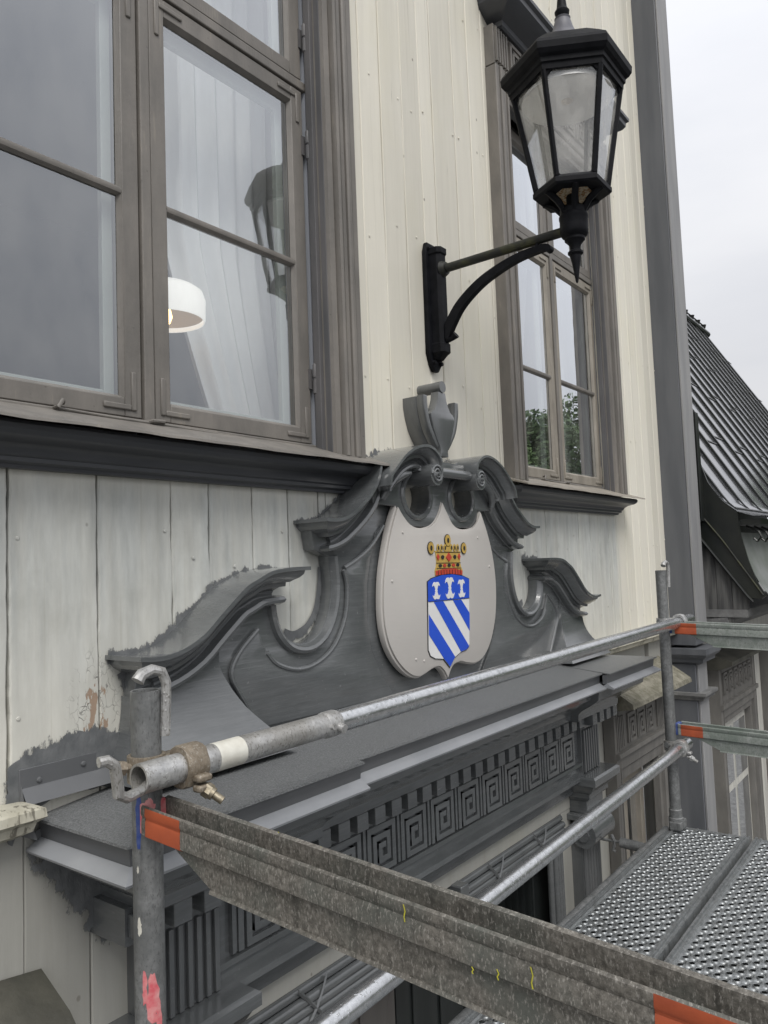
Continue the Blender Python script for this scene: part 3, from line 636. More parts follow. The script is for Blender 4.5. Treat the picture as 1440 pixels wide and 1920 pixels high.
# ================================================================== door surround (portal)
portal = thing('door_surround', (XC, -.15, -4.6), 'dark grey carved door surround with broken scroll pediment and dentil cornice', 'door surround')
# --- metal-clad cornice in three sections
def cprof(off):
    o = off
    top = [(0, -.432), (.310 - o, -.466), (.312 - o, -.470), (.300 - o, -.472)]
    fasc = [(.300 - o, -.472), (.296 - o, -.508), (.280 - o, -.509), (.280 - o, -.474)]
    drip = [(.297 - o, -.506), (.326 - o, -.524), (.324 - o, -.529), (.278 - o, -.520)]
    bed = [(0, -.475), (.272 - o, -.505), (.272 - o, -.535), (.262 - o, -.545), (.258 - o, -.575), (.24 - o, -.59), (.225 - o, -.60), (.205 - o, -.612), (.182 - o, -.626), (.170 - o, -.640), (.168 - o, -.664), (.160 - o, -.671), (0, -.671)]
    return top, fasc, drip, bed
secs = [(XC - 1.41, XC - .745, 0, (True, False)), (XC - .745, XC + .815, .030, (False, False)), (XC + .815, XC + 1.41, 0, (False, True))]
for x0, x1, o, mit in secs:
    top, fasc, drip, bed = cprof(o)
    xo0, xo1 = x0, x1
    def sec(pr, nm, mt, ins=0.0):
        dm = max(d for d, z in pr); off = .326 - dm if True else 0
        a = x0 + ((.326 - o - dm) if mit[0] else 0); b = x1 - ((.326 - o - dm) if mit[1] else 0)
        xcornice(pr, a, b, miter=mit).build(nm, mt, portal, ang=28)
    sec([(0, -.432), (.310 - o, -.466), (.311 - o, -.4705), (0, -.44)], 'cornice_sheet', M_sheet)
    sec(fasc, 'cornice_fascia', M_sheet2); sec(drip, 'drip_edge', M_dropedge); sec(bed, 'bed_moulding', M_grey)
# upstand flashing at the left end
G().box(XC - 1.425, XC - 1.26, -.006, -.0025, -.43, -.368).build('upstand_flashing', M_sheet2, portal, bevel=.001)
G().add([(XC - 1.42, -.006, -.405), (XC - 1.19, -.006, -.405), (XC - 1.19, -.026, -.4335), (XC - 1.42, -.026, -.4335)], [(0, 1, 2, 3)]).build('upstand_fillet', M_sheet2, portal)
G().add([(XC - 1.424, -.002, -.365), (XC - 1.418, -.012, -.43), (XC - 1.405, -.035, -.50), (XC - 1.43, .0, -.49)], [(0, 1, 2, 3)]).build('corner_flap', M_sheet2, portal)
for rx, rz in ((-1.385, -.395), (-1.29, -.385), (-1.2, -.385)): G().lathe((0, 0, 0), [(0, .004), (.004, .003), (.006, 0)], 8).build('rivet', M_sheet2, portal, loc=(XC + rx, -.0068, rz)).rotation_euler = (R_(90), 0, 0)
# --- dentils
dm_ = G().box(0, .0465, -.045, 0, 0, .046).mesh('dentil', False); dm_.materials.append(M_grey)
n_d = 33
for i in range(n_d):
    x = XC - n_d * .0775 / 2 + i * .0775 + .015
    brk = (x < XC - .98 or x > XC + .97)
    o = link('dentil', dm_, portal, (x, -.115 if brk else -.0885, -.7165))
    bv = o.modifiers.new('bevel', 'BEVEL'); bv.width = .0015; bv.segments = 1
G().box(XC - 1.0, XC + 1.0, -.0880, 0.02, -.7325, -.66).build('dentil_band', M_grey, portal)
for s in (-1, 1): x0, x1 = sorted((XC + s * .99, XC + s * 1.27)); G().box(x0, x1, -.1145, .02, -.7330, -.66).build('dentil_band', M_grey, portal)
# --- frieze with meanders
G().box(XC - 1.02, XC + 1.02, -.068, .02, -.90, -.7325).build('frieze', M_grey, portal)
kp = meander((.116, .118), .0165, .013); kp.materials.append(M_grey)
db = G().box(0, .010, -.013, 0, 0, .137).mesh('divider', False); db.materials.append(M_grey)
for i in range(12):
    x = XC - .965 + i * .161
    link('meander', kp, portal, (x + .026, -.0682, -.872))
    link('divider', db, portal, (x - .001, -.0682, -.879))
    link('divider', db, portal, (x + .010, -.0682, -.879)).scale = (.6, .7, 1)
xcornice([(0, -.885), (.085, -.885), (.088, -.897), (.074, -.905), (.074, -.925), (.098, -.935), (.10, -.95), (.085, -.957), (.05, -.962), (.05, -1.015), (.035, -1.025), (.0, -1.03)], XC - 1.02, XC + 1.02, miter=(False, False)).build('architrave', M_grey, portal, ang=28)
# --- pilasters: fluted block, abacus, capital, fluted shaft
for s in (-1, 1):
    c = XC + s * 1.10
    q = G(); q.box(c - .085, c + .085, -.088, .02, -.932, -.7335)
    for k in range(7): x = c - .078 + k * .0245; q.box(x, x + .0125, -.0985, -.088, -.928, -.75)
    q.build('fluted_block', M_grey_v, portal, bevel=.0015)
    q = G(); q.loft([[(c - a, -b, z), (c + a, -b, z), (c + a, .02, z), (c - a, .02, z)] for a, b, z in ((.095, .105, -1.045), (.105, .12, -1.03), (.105, .12, -1.012), (.12, .135, -1.0), (.135, .152, -.972), (.142, .165, -.968), (.142, .165, -.940), (.132, .155, -.9325))])
    q.build('abacus', M_grey, portal, ang=25)
    q = G(); q.loft([[(c - a, -b, z), (c + a, -b, z), (c + a, .02, z), (c - a, .02, z)] for a, b, z in ((.09, .10, -1.10), (.09, .10, -1.055), (.09, .10, -1.046))]); q.box(c - .125, c + .125, -.145, .02, -1.125, -1.1005)
    q.build('neck_block', M_grey, portal, bevel=.003)
    q = G(); q.tube([(c - .11, -.085, -1.185), (c + .11, -.085, -1.185)], .056, 20); q.tube([(c - .118, -.085, -1.185), (c + .118, -.085, -1.185)], .028, 14)
    q.build('capital_scroll', M_grey, portal)
    q = G(); q.box(c - .095, c + .095, -.07, .02, -4.6, -1.2)
    for k in range(6): x = c - .083 + k * .029; q.tube([(x + .008, -.072, -4.6), (x + .008, -.072, -1.25)], .011, 8)
    q.build('shaft', M_grey_v, portal)
# --- door framing: cream reveal, reeded bars with ribbons, door leaves
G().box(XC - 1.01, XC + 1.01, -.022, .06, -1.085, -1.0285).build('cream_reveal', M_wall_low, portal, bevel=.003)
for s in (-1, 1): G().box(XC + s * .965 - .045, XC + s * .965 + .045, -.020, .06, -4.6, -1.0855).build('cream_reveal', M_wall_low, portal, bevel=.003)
def reeds(a, b, vertical=False):
    q = G(); k = 5
    for i in range(k):
        o_ = -.048 + .024 * i; rr = .0135
        if not vertical: q.tube([(a[0], a[1] - (.012 if i in (1, 2, 3) else 0), a[2] + o_), (b[0], b[1] - (.012 if i in (1, 2, 3) else 0), b[2] + o_)], rr, 12)
        else: q.tube([(a[0] + o_, a[1] - (.012 if i in (1, 2, 3) else 0), a[2]), (b[0] + o_, b[1] - (.012 if i in (1, 2, 3) else 0), b[2])], rr, 12)
    return q
for s in (-1, 1):
    xa, xb = (XC - .90, XC - .05) if s < 0 else (XC + .09, XC + .90)
    ba = reeds((xa, -.022, -1.145), (xb, -.022, -1.145)).build('reeded_bar', M_grey, portal)
    for k in (.28, .72):
        x = xa + (xb - xa) * k
        for d in (-1, 1):
            q = G(); q.loft([[(x + d * t * .055, -.040 - .012 * (1 - t * t), -1.145 + t * .062 - .007), (x + d * t * .055, -.044 - .012 * (1 - t * t), -1.145 + t * .062), (x + d * t * .055, -.040 - .012 * (1 - t * t), -1.145 + t * .062 + .007)] for t in [-1 + .25 * i for i in range(9)]])
            q.build('ribbon', M_grey, ba)
    G().box(xa - .05, xa - .001, -.065, .02, -1.21, -1.08).build('end_block', M_grey, portal, bevel=.004)
    vb = reeds((XC + s * .86, -.010, -4.6), (XC + s * .86, -.010, -1.21), True).build('reeded_bar', M_grey, portal)
G().box(XC - 1.0, XC + 1.0, .02, .30, -1.22, -1.205).build('door_head', M_grey, portal)
for s in (-1, 1):
    x0, x1 = sorted((XC + s * .795, XC + s * 1.06)); G().box(x0, x1, .062, .34, -4.6, -1.204).build('door_jamb', M_doordark, portal, smooth=False, bevel=.004)
    for k in range(4): yk = .075 + k * .032; G().box(XC + s * .795 - .006, XC + s * .795 + .006, yk, yk + .014, -4.6, -1.24).build('jamb_bead', M_doordark, portal, smooth=False)
G().box(XC - 1.06, XC + 1.06, .342, .36, -4.6, -.9).build('door_back', M_doordark, portal, smooth=False)
door = thing('double_door', (XC, .2, -4.6), 'brown grey panelled double door in the shade under the cornice', 'door')
for s in (-1, 1):
    mt = M_door if s < 0 else M_doordark
    q = G(); x0, x1 = (XC - .80, XC - .004) if s < 0 else (XC + .004, XC + .80)
    q.box(x0, x1, .20, .26, -4.6, -1.22); lf = q.build('door_leaf', mt, door)
    for k in range(4):
        x = x0 + .09 + k * .17; G().box(x, x + .145, .188, .2, -2.6, -1.3).build('panel_board', mt, lf, bevel=.006)
    q = G(); cx = (x0 + x1) / 2
    q.tube([(cx + .20 * math.cos(a), .185, -2.9 + .20 * math.sin(a)) for a in [2 * math.pi * i / 24 for i in range(25)]], .018, 10).build('round_moulding', mt, lf)

# --- pediment
def hmirror(pts, s): return [(XC + s * x, z) for x, z in pts]
LTP = [(-1.232, -.170), (-1.177, -.174), (-1.122, -.164), (-1.067, -.139), (-1.025, -.106), (-.982, -.072), (-.935, -.038), (-.895, -.021), (-.85, -.004), (-.785, .003), (-.712, .004)]
LT = crv(LTP, 3)
UTP = [(-.640, .133), (-.600, .132), (-.565, .138), (-.529, .153), (-.464, .196), (-.424, .233), (-.402, .275), (-.397, .295)]
UT = crv(UTP, 5)
CT = crv([(-.396, .232), (-.388, .262), (-.361, .29), (-.301, .338), (-.235, .366), (-.175, .372), (-.128, .352), (-.108, .322), (-.110, .287)], 4)
PROF = [(0, 0), (0, .106), (.009, .106), (.010, .097), (.018, .095), (.026, .088), (.032, .078), (.036, .073), (.0365, .067), (.046, .066), (.047, .056), (.054, .047), (.062, .044), (.066, .044), (.0665, .055), (.070, .063), (.077, .067), (.084, .064), (.089, .055), (.090, .042), (.093, .040), (.093, 0)]
PROF2 = [(0, 0), (0, .150), (.008, .150), (.009, .141), (.016, .139), (.024, .131), (.029, .121), (.0295, .114), (.038, .113), (.039, .102), (.046, .094), (.052, .091), (.0525, .100), (.057, .107), (.063, .109), (.069, .105), (.073, .095), (.074, .09), (.074, 0)]
PROF = [(n_ * 1.06, d_ * 1.2) for n_, d_ in PROF]; PROF2 = [(n_, d_ * 1.07) for n_, d_ in PROF2]
def ell(cx, cz, rx, rz, n=28): return [(cx + rx * math.cos(2 * math.pi * i / n), cz + rz * math.sin(2 * math.pi * i / n)) for i in range(n)]
half = [(0, .33), (-.06, .33), (-.09, .33), (-.12, .345), (-.165, .358), (-.22, .354), (-.28, .328), (-.33, .285), (-.36, .23), (-.41, .185), (-.48, .145), (-.57, .125), (-.615, .11), (-.605, .05)]
ucut = crv([(-.545, .03), (-.538, -.05), (-.550, -.115), (-.580, -.168), (-.622, -.196), (-.665, -.202), (-.708, -.190), (-.742, -.158), (-.758, -.118), (-.762, -.085)], 4)
half += ucut + [(-.80, -.03), (-.87, -.04), (-.93, -.08), (-1.0, -.14), (-1.06, -.18), (-1.13, -.20), (-1.185, -.21), (-1.19, -.25), (-1.195, -.30), (-1.205, -.434)]
outline = [(XC + x, z) for x, z in half] + [(XC - x, z) for x, z in reversed(half[1:])]
outline.insert(len(half), (XC, -.4365))
plate('pediment_board', [outline, ell(XC - .137, .222, .070, .064), ell(XC + .137, .222, .070, .064)], -.042, -.0005, M_grey, portal, .003)
# raised centre block behind the volutes
blk = [(0, .335), (-.05, .335), (-.085, .33), (-.12, .350), (-.165, .365), (-.22, .360), (-.28, .335), (-.343, .292), (-.370, .262), (-.370, .186), (-.25, .182), (-.23, .12), (0, .12)]
plate('centre_block', [[(XC + x, z) for x, z in blk] + [(XC - x, z) for x, z in reversed(blk[1:-1])], ell(XC - .137, .222, .071, .065), ell(XC + .137, .222, .071, .065)], -.072, -.0425, M_grey, portal, .003)
RP = [(-.833, -.150), (-.888, -.192), (-.918, -.228), (-.922, -.257), (-.903, -.29), (-.87, -.34), (-.835, -.393)]
rpoly = crv(RP, 3) + [(-.60, -.397), (-.27, -.399), (-.33, -.33), (-.375, -.25), (-.39, -.165), (-.385, -.057), (-.365, .021), (-.325, .10), (-.305, .112)] + crv([(-.354, .061), (-.424, .02), (-.48, .0)], 3) + crv([(-.493, -.012), (-.479, -.06), (-.492, -.144), (-.543, -.22), (-.619, -.26), (-.696, -.267), (-.768, -.244), (-.804, -.211)], 3)
for s in (-1, 1):
    m = lambda p: [(XC - s * x, z) for x, z in p]
    low = sweep(LT, PROF, 1, -s, XC).build('scroll_moulding', M_grey, portal, ang=19, weld=True)
    up = sweep(UT, PROF, 1, -s, XC, (True, False)).build('scroll_moulding', M_grey, portal, ang=19, weld=True)
    ce = sweep(CT, PROF2, 1, -s, XC, (False, False)).build('scroll_moulding', M_grey, portal, ang=19, weld=True)
    # volute
    vx, vz = XC + s * .138, .283
    q = G(); q.tube([(vx, 0, vz), (vx, -.155, vz)], .036, 24)
    vol = q.build('volute', M_grey, portal)
    sp = [(vx + (.030 - .024 * t) * math.cos(t * 4.2 * math.pi) * s, -.157, vz + (.030 - .024 * t) * math.sin(t * 4.2 * math.pi)) for t in [i / 44 for i in range(45)]]
    q = G().tube(sp, .0042, 8); q.tube([(vx, -.15, vz), (vx, -.168, vz)], [.009, .006], 12); q.build('spiral', M_grey, vol)
    # rolled lip inside the upper scroll
    q = G(); q.tube([(x, y, z) for (x, z), y in zip([(XC + s * .335, .200), (XC + s * .327, .225), (XC + s * .30, .256), (XC + s * .26, .276), (XC + s * .215, .286)], (-.08, -.09, -.098, -.102, -.104))], [.012, .014, .015, .015, .008], 12); q.build('rolled_lip', M_grey, portal)
    # ring round the eye opening
    q = G(); n = 36; q.loft([[(XC + s * .137 + rr * math.cos(a), yy, .222 + rr * .92 * math.sin(a)) for rr, yy in ((.070, -.02), (.070, -.074), (.075, -.080), (.084, -.080), (.089, -.074), (.089, -.04))] for a in [2 * math.pi * i / n for i in range(n + 1)]], True, False); q.build('eye_ring', M_grey, portal)
    # bead round the U-shaped gap
    uo = [(x + (-.0 if False else 0), z) for x, z in ucut]
    ub = []
    for i in range(len(ucut)):
        a = Vector(ucut[max(i - 1, 0)]); b = Vector(ucut[min(i + 1, len(ucut) - 1)]); t = (b - a).normalized(); nn = Vector((-t.y, t.x)); ub.append(Vector(ucut[i]) + nn * -.0)
    rim = []
    for i, p in enumerate(ucut):
        a = Vector(ucut[max(i - 1, 0)]); b = Vector(ucut[min(i + 1, len(ucut) - 1)]); t = (b - a).normalized(); nn = Vector((t.y, -t.x))
        if nn.dot(Vector((-.65, .0)) - Vector(p)) > 0: nn = -nn
        rim.append([Vector(p) + nn * k for k in (.002, .010, .018, .026, .030)])
    q = G(); q.loft([[(XC - s * p.x, yy, p.y) for p, yy in zip(rw, (-.040, -.056, -.060, -.054, -.041))] for rw in rim], False, False).build('gap_bead', M_grey, portal)
    # raised field with beaded edge
    fld = plate('raised_field', [m(rpoly)], -.051, -.0425, M_grey, portal, .002)
    for seg_ in (crv(RP, 4), crv([(-.804, -.211), (-.768, -.244), (-.696, -.267), (-.619, -.26), (-.543, -.22), (-.492, -.144), (-.479, -.06), (-.490, -.012)], 4), crv([(-.488, -.004), (-.424, .022), (-.354, .063), (-.295, .122)], 4)):
        G().tube([(XC - s * x, -.050, z) for x, z in seg_], .0065, 8).build('field_bead', M_grey, fld)
    # flared foot
    q = G(); rows = []
    top_l, top_r = (-1.195, -.255), (-.945, -.172)
    rb_ = [(-.957, -.19), (-.961, -.255), (-.936, -.293), (-.905, -.325), (-.86, -.375), (-.815, -.432)]
    n = 12; k = 12
    for i in range(n + 1):
        t = i / n; idx = t * (len(rb_) - 1); a = int(min(idx, len(rb_) - 2)); f_ = idx - a
        rx = rb_[a][0] * (1 - f_) + rb_[a + 1][0] * f_; lx = -1.195 - .045 * t * t
        row = []
        for j in range(k + 1):
            u = j / k; x = lx + (rx - lx) * u; zt_ = -.262 + .085 * u; z = zt_ + (-.434 - zt_) * t
            row.append((XC - s * x, -.048 - .11 * t ** 2.2, z))
        row.append((XC - s * rx, -.0425, row[-1][2])); row.insert(0, (XC - s * lx, -.001, row[0][2])); rows.append(row)
    q.loft(rows, False, False).build('flared_foot', M_grey, portal, ang=50)
    # smeared paint edge along the boards above each scroll
    def smear(path, w0, w1, seed, nm='paint_edge'):
        r2 = random.Random(seed); P0 = crv(path, 12); P = []; a = []; lo_ = 0
        for u_, v_ in zip(P0[:-1], P0[1:]):
            L_ = (Vector(v_) - Vector(u_)).length; k_ = max(1, int(L_ / .0022))
            P += [tuple(Vector(u_) + (Vector(v_) - Vector(u_)) * i_ / k_) for i_ in range(k_)]
        for i, p in enumerate(P):
            t = (Vector(P[min(i + 1, len(P) - 1)]) - Vector(P[max(i - 1, 0)])).normalized(); nn = Vector((-t.y, t.x)); lo_ = lo_ * .96 + r2.uniform(-1, 1) * .05; wd = max(.006, w1 * 1.5 * (.8 + 1.2 * lo_))
            a.append((Vector(p) - nn * .02, Vector(p) + nn * wd))
        q = G(); vs_ = []; fs_ = []
        for i, (u, v) in enumerate(a): vs_ += [(XC - s * u.x, -.0042, u.y), (XC - s * v.x, -.0042, v.y)]
        for i in range(len(a) - 1): fs_.append((2 * i, 2 * i + 1, 2 * i + 3, 2 * i + 2))
        o_ = q.add(vs_, fs_).build(nm, M_smear, portal, smooth=False); at_ = o_.data.attributes.new('edge', 'FLOAT', 'POINT')
        for i in range(len(vs_)): at_.data[i].value = float(i % 2)
    smear([(x_ + .004, z_) for x_, z_ in LTP], .003, .028, 3 + s)
    smear([(x_ + .006, z_) for x_, z_ in UTP] + [(-.33, .325), (-.29, .345), (-.22, .369), (-.15, .368)], .003, .024, 30 + s)
    smear([(-.53, .0), (-.535, -.05), (-.555, -.12), (-.59, -.165), (-.63, -.185), (-.665, -.19), (-.70, -.178)], .008, .022, 50 + s)
    smear([(-1.165, -.43), (-1.175, -.38), (-1.175, -.32), (-1.185, -.25), (-1.20, -.21)], .01, .03, 70 + s)
    if s < 0: pass
# paint smears at the left wall end (below the scroll and under the cornice)
r2 = random.Random(21)
def blob(pts, seed, amp, y=-.0045, nm='paint_edge'):
    r3 = random.Random(seed); P = []
    for i in range(len(pts)):
        a = Vector(pts[i]); b = Vector(pts[(i + 1) % len(pts)]); n = max(2, int((b - a).length / .003))
        for k in range(n):
            p = a + (b - a) * k / n; w_ = math.sin(k * .11 + i) * .5 + math.sin(k * .37 + 2 * i) * .25; P.append((p.x + w_ * amp * .4, p.y + w_ * amp))
    return plate(nm, [P], y, y + .003, M_smudge, portal)
blob([(.755, -.36), (.90, -.325), (1.0, -.335), (1.02, -.44), (.79, -.44), (.765, -.50), (.755, -.49)], 5, .012)
blob([(.80, -.50), (.98, -.50), (1.03, -.74), (.985, -.76), (.93, -.665), (.87, -.60)], 6, .022)
s = -1
smear([(-1.445, -.49), (-1.44, -.43), (-1.43, -.375), (-1.38, -.352), (-1.30, -.330), (-1.21, -.338)], .01, .035, 90)
smear([(-1.19, -.755), (-1.23, -.735), (-1.27, -.665), (-1.33, -.60), (-1.39, -.515)], .01, .05, 91)
# roll between the volutes and the urn
G().tube([(XC - .10, -.125, .296), (XC + .10, -.125, .296)], .017, 16).box(XC - .10, XC + .10, -.11, 0, .30, .335).build('urn_base_roll', M_grey, portal)
XU = XC + .012
uh = [(.048, .322), (.05, .336), (.034, .345), (.020, .358), (.020, .374), (.034, .386), (.056, .410), (.084, .448), (.100, .490), (.108, .525), (.108, .558), (.090, .558), (.090, .500), (.050, .500)]
uo_ = [(XU + x, z) for x, z in uh] + [(XU - x, z) for x, z in reversed(uh)]
ur = plate('urn', [uo_], -.058, 0, M_grey_v, portal, .003)
for s in (-1, 1):
    ea = crv([(.108, .560), (.108, .525), (.100, .49), (.084, .448), (.056, .41), (.034, .386)], 4) + crv([(.024, .400), (.044, .424), (.066, .458), (.080, .495), (.086, .525), (.087, .560)], 4)
    plate('urn_ear', [[(XU + s * x, z) for x, z in ea]], -.088, -.0582, M_grey_v, ur, .003)
ub_ = [(.024, .360), (.022, .376), (.026, .390), (.042, .415), (.060, .45), (.071, .485), (.073, .500), (.064, .510), (.048, .518), (.036, .535), (.026, .555), (.021, .582)]
plate('urn_face', [[(XU + x, z) for x, z in ub_] + [(XU - x, z) for x, z in reversed(ub_)]], -.092, -.0582, M_grey_v, ur, .003)
G().tube([(XU, -.095, .600), (XU, 0, .600)], .020, 18).build('urn_knob', M_grey_v, ur)
G().box(XC - .055, XC + .055, -.098, 0, .312, .324).build('urn_plinth', M_grey_v, ur, bevel=.003)

# ================================================================== painted shield
shp = [(-.251, .180), (-.223, .150), (-.185, .124), (-.122, .112), (-.060, .127), (-.019, .162), (.004, .204), (.030, .170), (.066, .130), (.122, .112), (.190, .118), (.232, .144), (.258, .178), (.296, .110), (.328, .030), (.344, -.06), (.341, -.15), (.322, -.228), (.280, -.300), (.226, -.342), (.170, -.354), (.115, -.346), (.075, -.337), (.035, -.342), (.012, -.358), (-.006, -.382), (-.022, -.360), (-.052, -.339), (-.089, -.338), (-.130, -.348), (-.179, -.355), (-.234, -.334), (-.290, -.286), (-.328, -.225), (-.343, -.150), (-.338, -.057), (-.320, .021), (-.288, .110)]
shield = thing('painted_shield', (XC, -.08, -.38), 'pale grey wooden shield painted with a gold crown and blue white coat of arms', 'shield')
def smoothloop(P, keep):
    out = []; n = len(P)
    st = [i for i in range(n) if i in keep]
    for a, b in zip(st, st[1:] + [st[0] + n]): out += crv([P[k % n] for k in range(a, b + 1)], 4)[:-1]
    return out
keep = [0, 6, 12, 25]
SL = smoothloop(shp, keep)
plate('shield_board', [[(XC + x, z) for x, z in SL]], -.080, -.0735, M_shield, shield, .003)
cxs, czs = 0, -.08
plate('shield_edge', [[(XC + x * 1.022, (z - czs) * 1.02 + czs) for x, z in SL]], -.0732, -.0512, M_shield, shield, .004)
YA = -.0812
def art(name, pts, mat, lvl=0, parent=None):
    return plate(name, [[(XC + x, z) for x, z in pts]], YA - .0012 * (lvl + 1), YA - .0012 * lvl + .0008, mat, parent or shield)
chief = [(-.110, -.060), (-.089, -.051), (-.026, -.041), (.039, -.040), (.105, -.048), (.148, -.060), (.143, -.127), (-.112, -.124)]
field = [(-.112, -.124), (.143, -.127), (.131, -.285), (.126, -.293), (.111, -.301), (.07, -.306), (.029, -.320), (0, -.347), (-.035, -.316), (-.084, -.309), (-.110, -.298), (-.121, -.279)]
fo = art('arms_outline', [(-.1125, -.0585), (-.089, -.0485), (-.026, -.0385), (.039, -.0375), (.105, -.0455), (.1505, -.0585), (.1335, -.286), (.128, -.2955), (.112, -.3035), (.071, -.3085), (.031, -.322), (0, -.3505), (-.037, -.3185), (-.085, -.3115), (-.112, -.300), (-.1235, -.280)], M_armblack)
art('arms_field', field, M_armwhite, 1, shield); art('arms_chief', chief, M_armblue, 1, shield)
for p in ([(.035, -.1275), (.088, -.1285), (.139, -.178), (.1345, -.239)], [(-.082, -.1255), (-.026, -.127), (.126, -.291), (.111, -.300), (.072, -.3045)], [(-.113, -.165), (.033, -.317), (0, -.346), (-.035, -.3155), (-.117, -.230)]):
    art('arms_bend', p, M_armblue, 2, shield)
art('chief_line', [(-.112, -.1235), (.143, -.1260), (.143, -.1278), (-.112, -.1255)], M_armblack, 2)
for bx, bz0, bz1, sc in ((-.064, -.062, -.119, .9), (.019, -.050, -.121, 1.1), (.094, -.060, -.121, .9)):
    hb_ = []; H = (bz0 - bz1) / 2; cz = (bz0 + bz1) / 2; W = .025 * sc
    prof_ = [(.0, .90), (.25, 1.0), (.62, .98), (.92, .70), (1.0, .48), (.80, .60), (.55, .58), (.38, .38), (.24, .12), (.34, .02)]
    r_ = [(x * W, z * H) for x, z in prof_]; r_ = r_ + [(x, -z) for x, z in reversed(r_)]
    pts = [(bx + x, cz + z) for x, z in r_] + [(bx - x, cz + z) for x, z in reversed(r_)]
    cl = []
    for p in pts:
        if not cl or (Vector(p) - Vector(cl[-1])).length > 1e-4: cl.append(p)
    if (Vector(cl[0]) - Vector(cl[-1])).length < 1e-4: cl.pop()
    art('white_charge', cl, M_armwhite, 2)
# crown
ccx = .022
crown = art('crown', [(ccx + x, z) for x, z in [(-.085, -.040), (-.086, -.025), (-.078, -.012), (-.074, .004), (-.078, .034), (-.083, .041), (-.03, .037), (.03, .037), (.081, .038), (.077, .030), (.073, .0), (.078, -.016), (.087, -.028), (.086, -.043), (0, -.036)]], M_gold, 0)
art('crown_rim', [(ccx + x, z) for x, z in [(-.083, -.041), (-.083, -.026), (-.03, -.020), (.03, -.020), (.084, -.029), (.083, -.044), (0, -.037)]], M_armred, 1)
for x, z, rr in ((-.106, .050, .019), (.100, .048, .018), (-.002, .075, .019)):
    art('crown_pearl', ell(ccx + x, z, rr, rr * 1.15, 18), M_armblack, 1); art('crown_pearl', ell(ccx + x, z, rr * .88, rr * 1.02, 18), M_gold, 2); art('pearl_dot', ell(ccx + x, z, rr * .32, rr * .45, 12), M_armblack, 3)
for x in (-.062, -.042, -.020, .018, .040, .060): art('crown_point', ell(ccx + x, .050, .0085, .013, 12), M_gold, 1); art('point_dot', ell(ccx + x, .050, .004, .007, 10), M_armblack, 2)
art('crown_point', [(ccx - .015, .037), (ccx - .006, .06), (ccx + .004, .06), (ccx + .013, .037)], M_gold, 1)
for zz in (.036, .0, -.018): art('crown_line', [(ccx - .076, zz + .001), (ccx + .076, zz - .001), (ccx + .076, zz - .003), (ccx - .076, zz - .001)], M_armblack, 1)
art('jewel', [(ccx - .018, .018), (ccx, .034), (ccx + .018, .018), (ccx, .003)], M_armred, 2)
for x in (-.066, .066): art('jewel', [(ccx + x - .009, .020), (ccx + x, .031), (ccx + x + .009, .020), (ccx + x, .008)], M_armred, 2)
for x in (-.038, .038): art('jewel', ell(ccx + x, .019, .009, .007, 12), M_armblack, 2)
for x, mt in ((-.055, M_armblack), (-.028, M_armred), (0, M_armblack), (.028, M_armred), (.055, M_armblack)): art('jewel', ell(ccx + x, -.009, .010, .0055, 12), mt, 2)
for i in range(9): x = ccx - .070 + i * .0175; art('rim_line', [(x, -.040), (x + .0015, -.040), (x + .0015, -.024), (x, -.024)], M_armblack, 2)
for x, z in ((-.235, .10), (.225, .085), (-.19, -.30), (-.145, -.31), (-.30, -.05), (.30, -.02)): G().lathe((0, 0, 0), [(0, .0035), (.003, .003), (.005, 0)], 8).build('nail_head', M_shield, shield, loc=(XC + x, -.0802, z)).rotation_euler = (R_(90), 0, 0)

# ================================================================== lantern
lx, ly = 2.30, -.560
lan = thing('wall_lantern', (2.30, 0, .69), 'black cast iron hexagonal lantern on a curved wall bracket', 'lantern')
pl = [(-.045, .745), (-.030, .705), (-.012, .682), (.012, .682), (.030, .705), (.045, .745), (.042, 1.115), (.03, 1.150), (-.03, 1.150), (-.042, 1.115)]
plate('wall_plate', [[(lx + x, z) for x, z in pl]], -.020, -.0005, M_iron, lan, .004)
G().loft([[(lx - a, -.0185, z), (lx - a, -b, z), (lx - a * .6, -b - .012, z), (lx + a * .6, -b - .012, z), (lx + a, -b, z), (lx + a, -.0185, z)] for a, b, z in ((.020, .030, .722), (.028, .05, .742), (.030, .056, .745), (.030, .056, .775), (.026, .052, .78), (.026, .052, 1.10), (.030, .056, 1.105), (.030, .056, 1.125))]).build('bracket_box', M_iron, lan, ang=30)
for x, z in ((-.028, 1.128), (.026, 1.128), (-.022, .712), (.022, .712), (.03, .885)):
    G().tube([(lx + x, -.016, z), (lx + x, -.030, z)], [.009, .007], 8).build('bolt', M_iron, lan)
G().tube([(lx, -.060, 1.047), (lx, -.078, 1.047)], [.030, .022], 20).tube([(lx, -.07, 1.047), (lx, ly + .02, 1.047)], .0155, 18).build('arm', M_moss, lan)
bz = crv([(-.060, .795), (-.083, .838), (-.131, .900), (-.210, .956), (-.295, .990), (-.370, 1.008), (-.445, 1.014), (-.470, 1.010)], 5)
q = G(); rg = []
for i, (yy, zz) in enumerate(bz):
    a = Vector(bz[max(i - 1, 0)]); b = Vector(bz[min(i + 1, len(bz) - 1)]); t = (b - a).normalized(); nn = Vector((-t.y, t.x)); th = .020 - .011 * i / len(bz); p = Vector((yy, zz))
    rg.append([(lx - .012, *(p - nn * th)), (lx + .012, *(p - nn * th)), (lx + .012, *(p + nn * th)), (lx - .012, *(p + nn * th))])
q.loft(rg).tube([(lx - .014, -.470, 1.006), (lx + .014, -.470, 1.006)], .012, 12).tube([(lx, -.43, 1.012), (lx, -.43, 1.035)], .008, 8).build('brace', M_iron, lan, ang=30)
G().tube([(lx, -.062, .785), (lx, -.09, .79), (lx, -.105, .80)], [.010, .009, .014], 10).build('brace_foot', M_iron, lan)
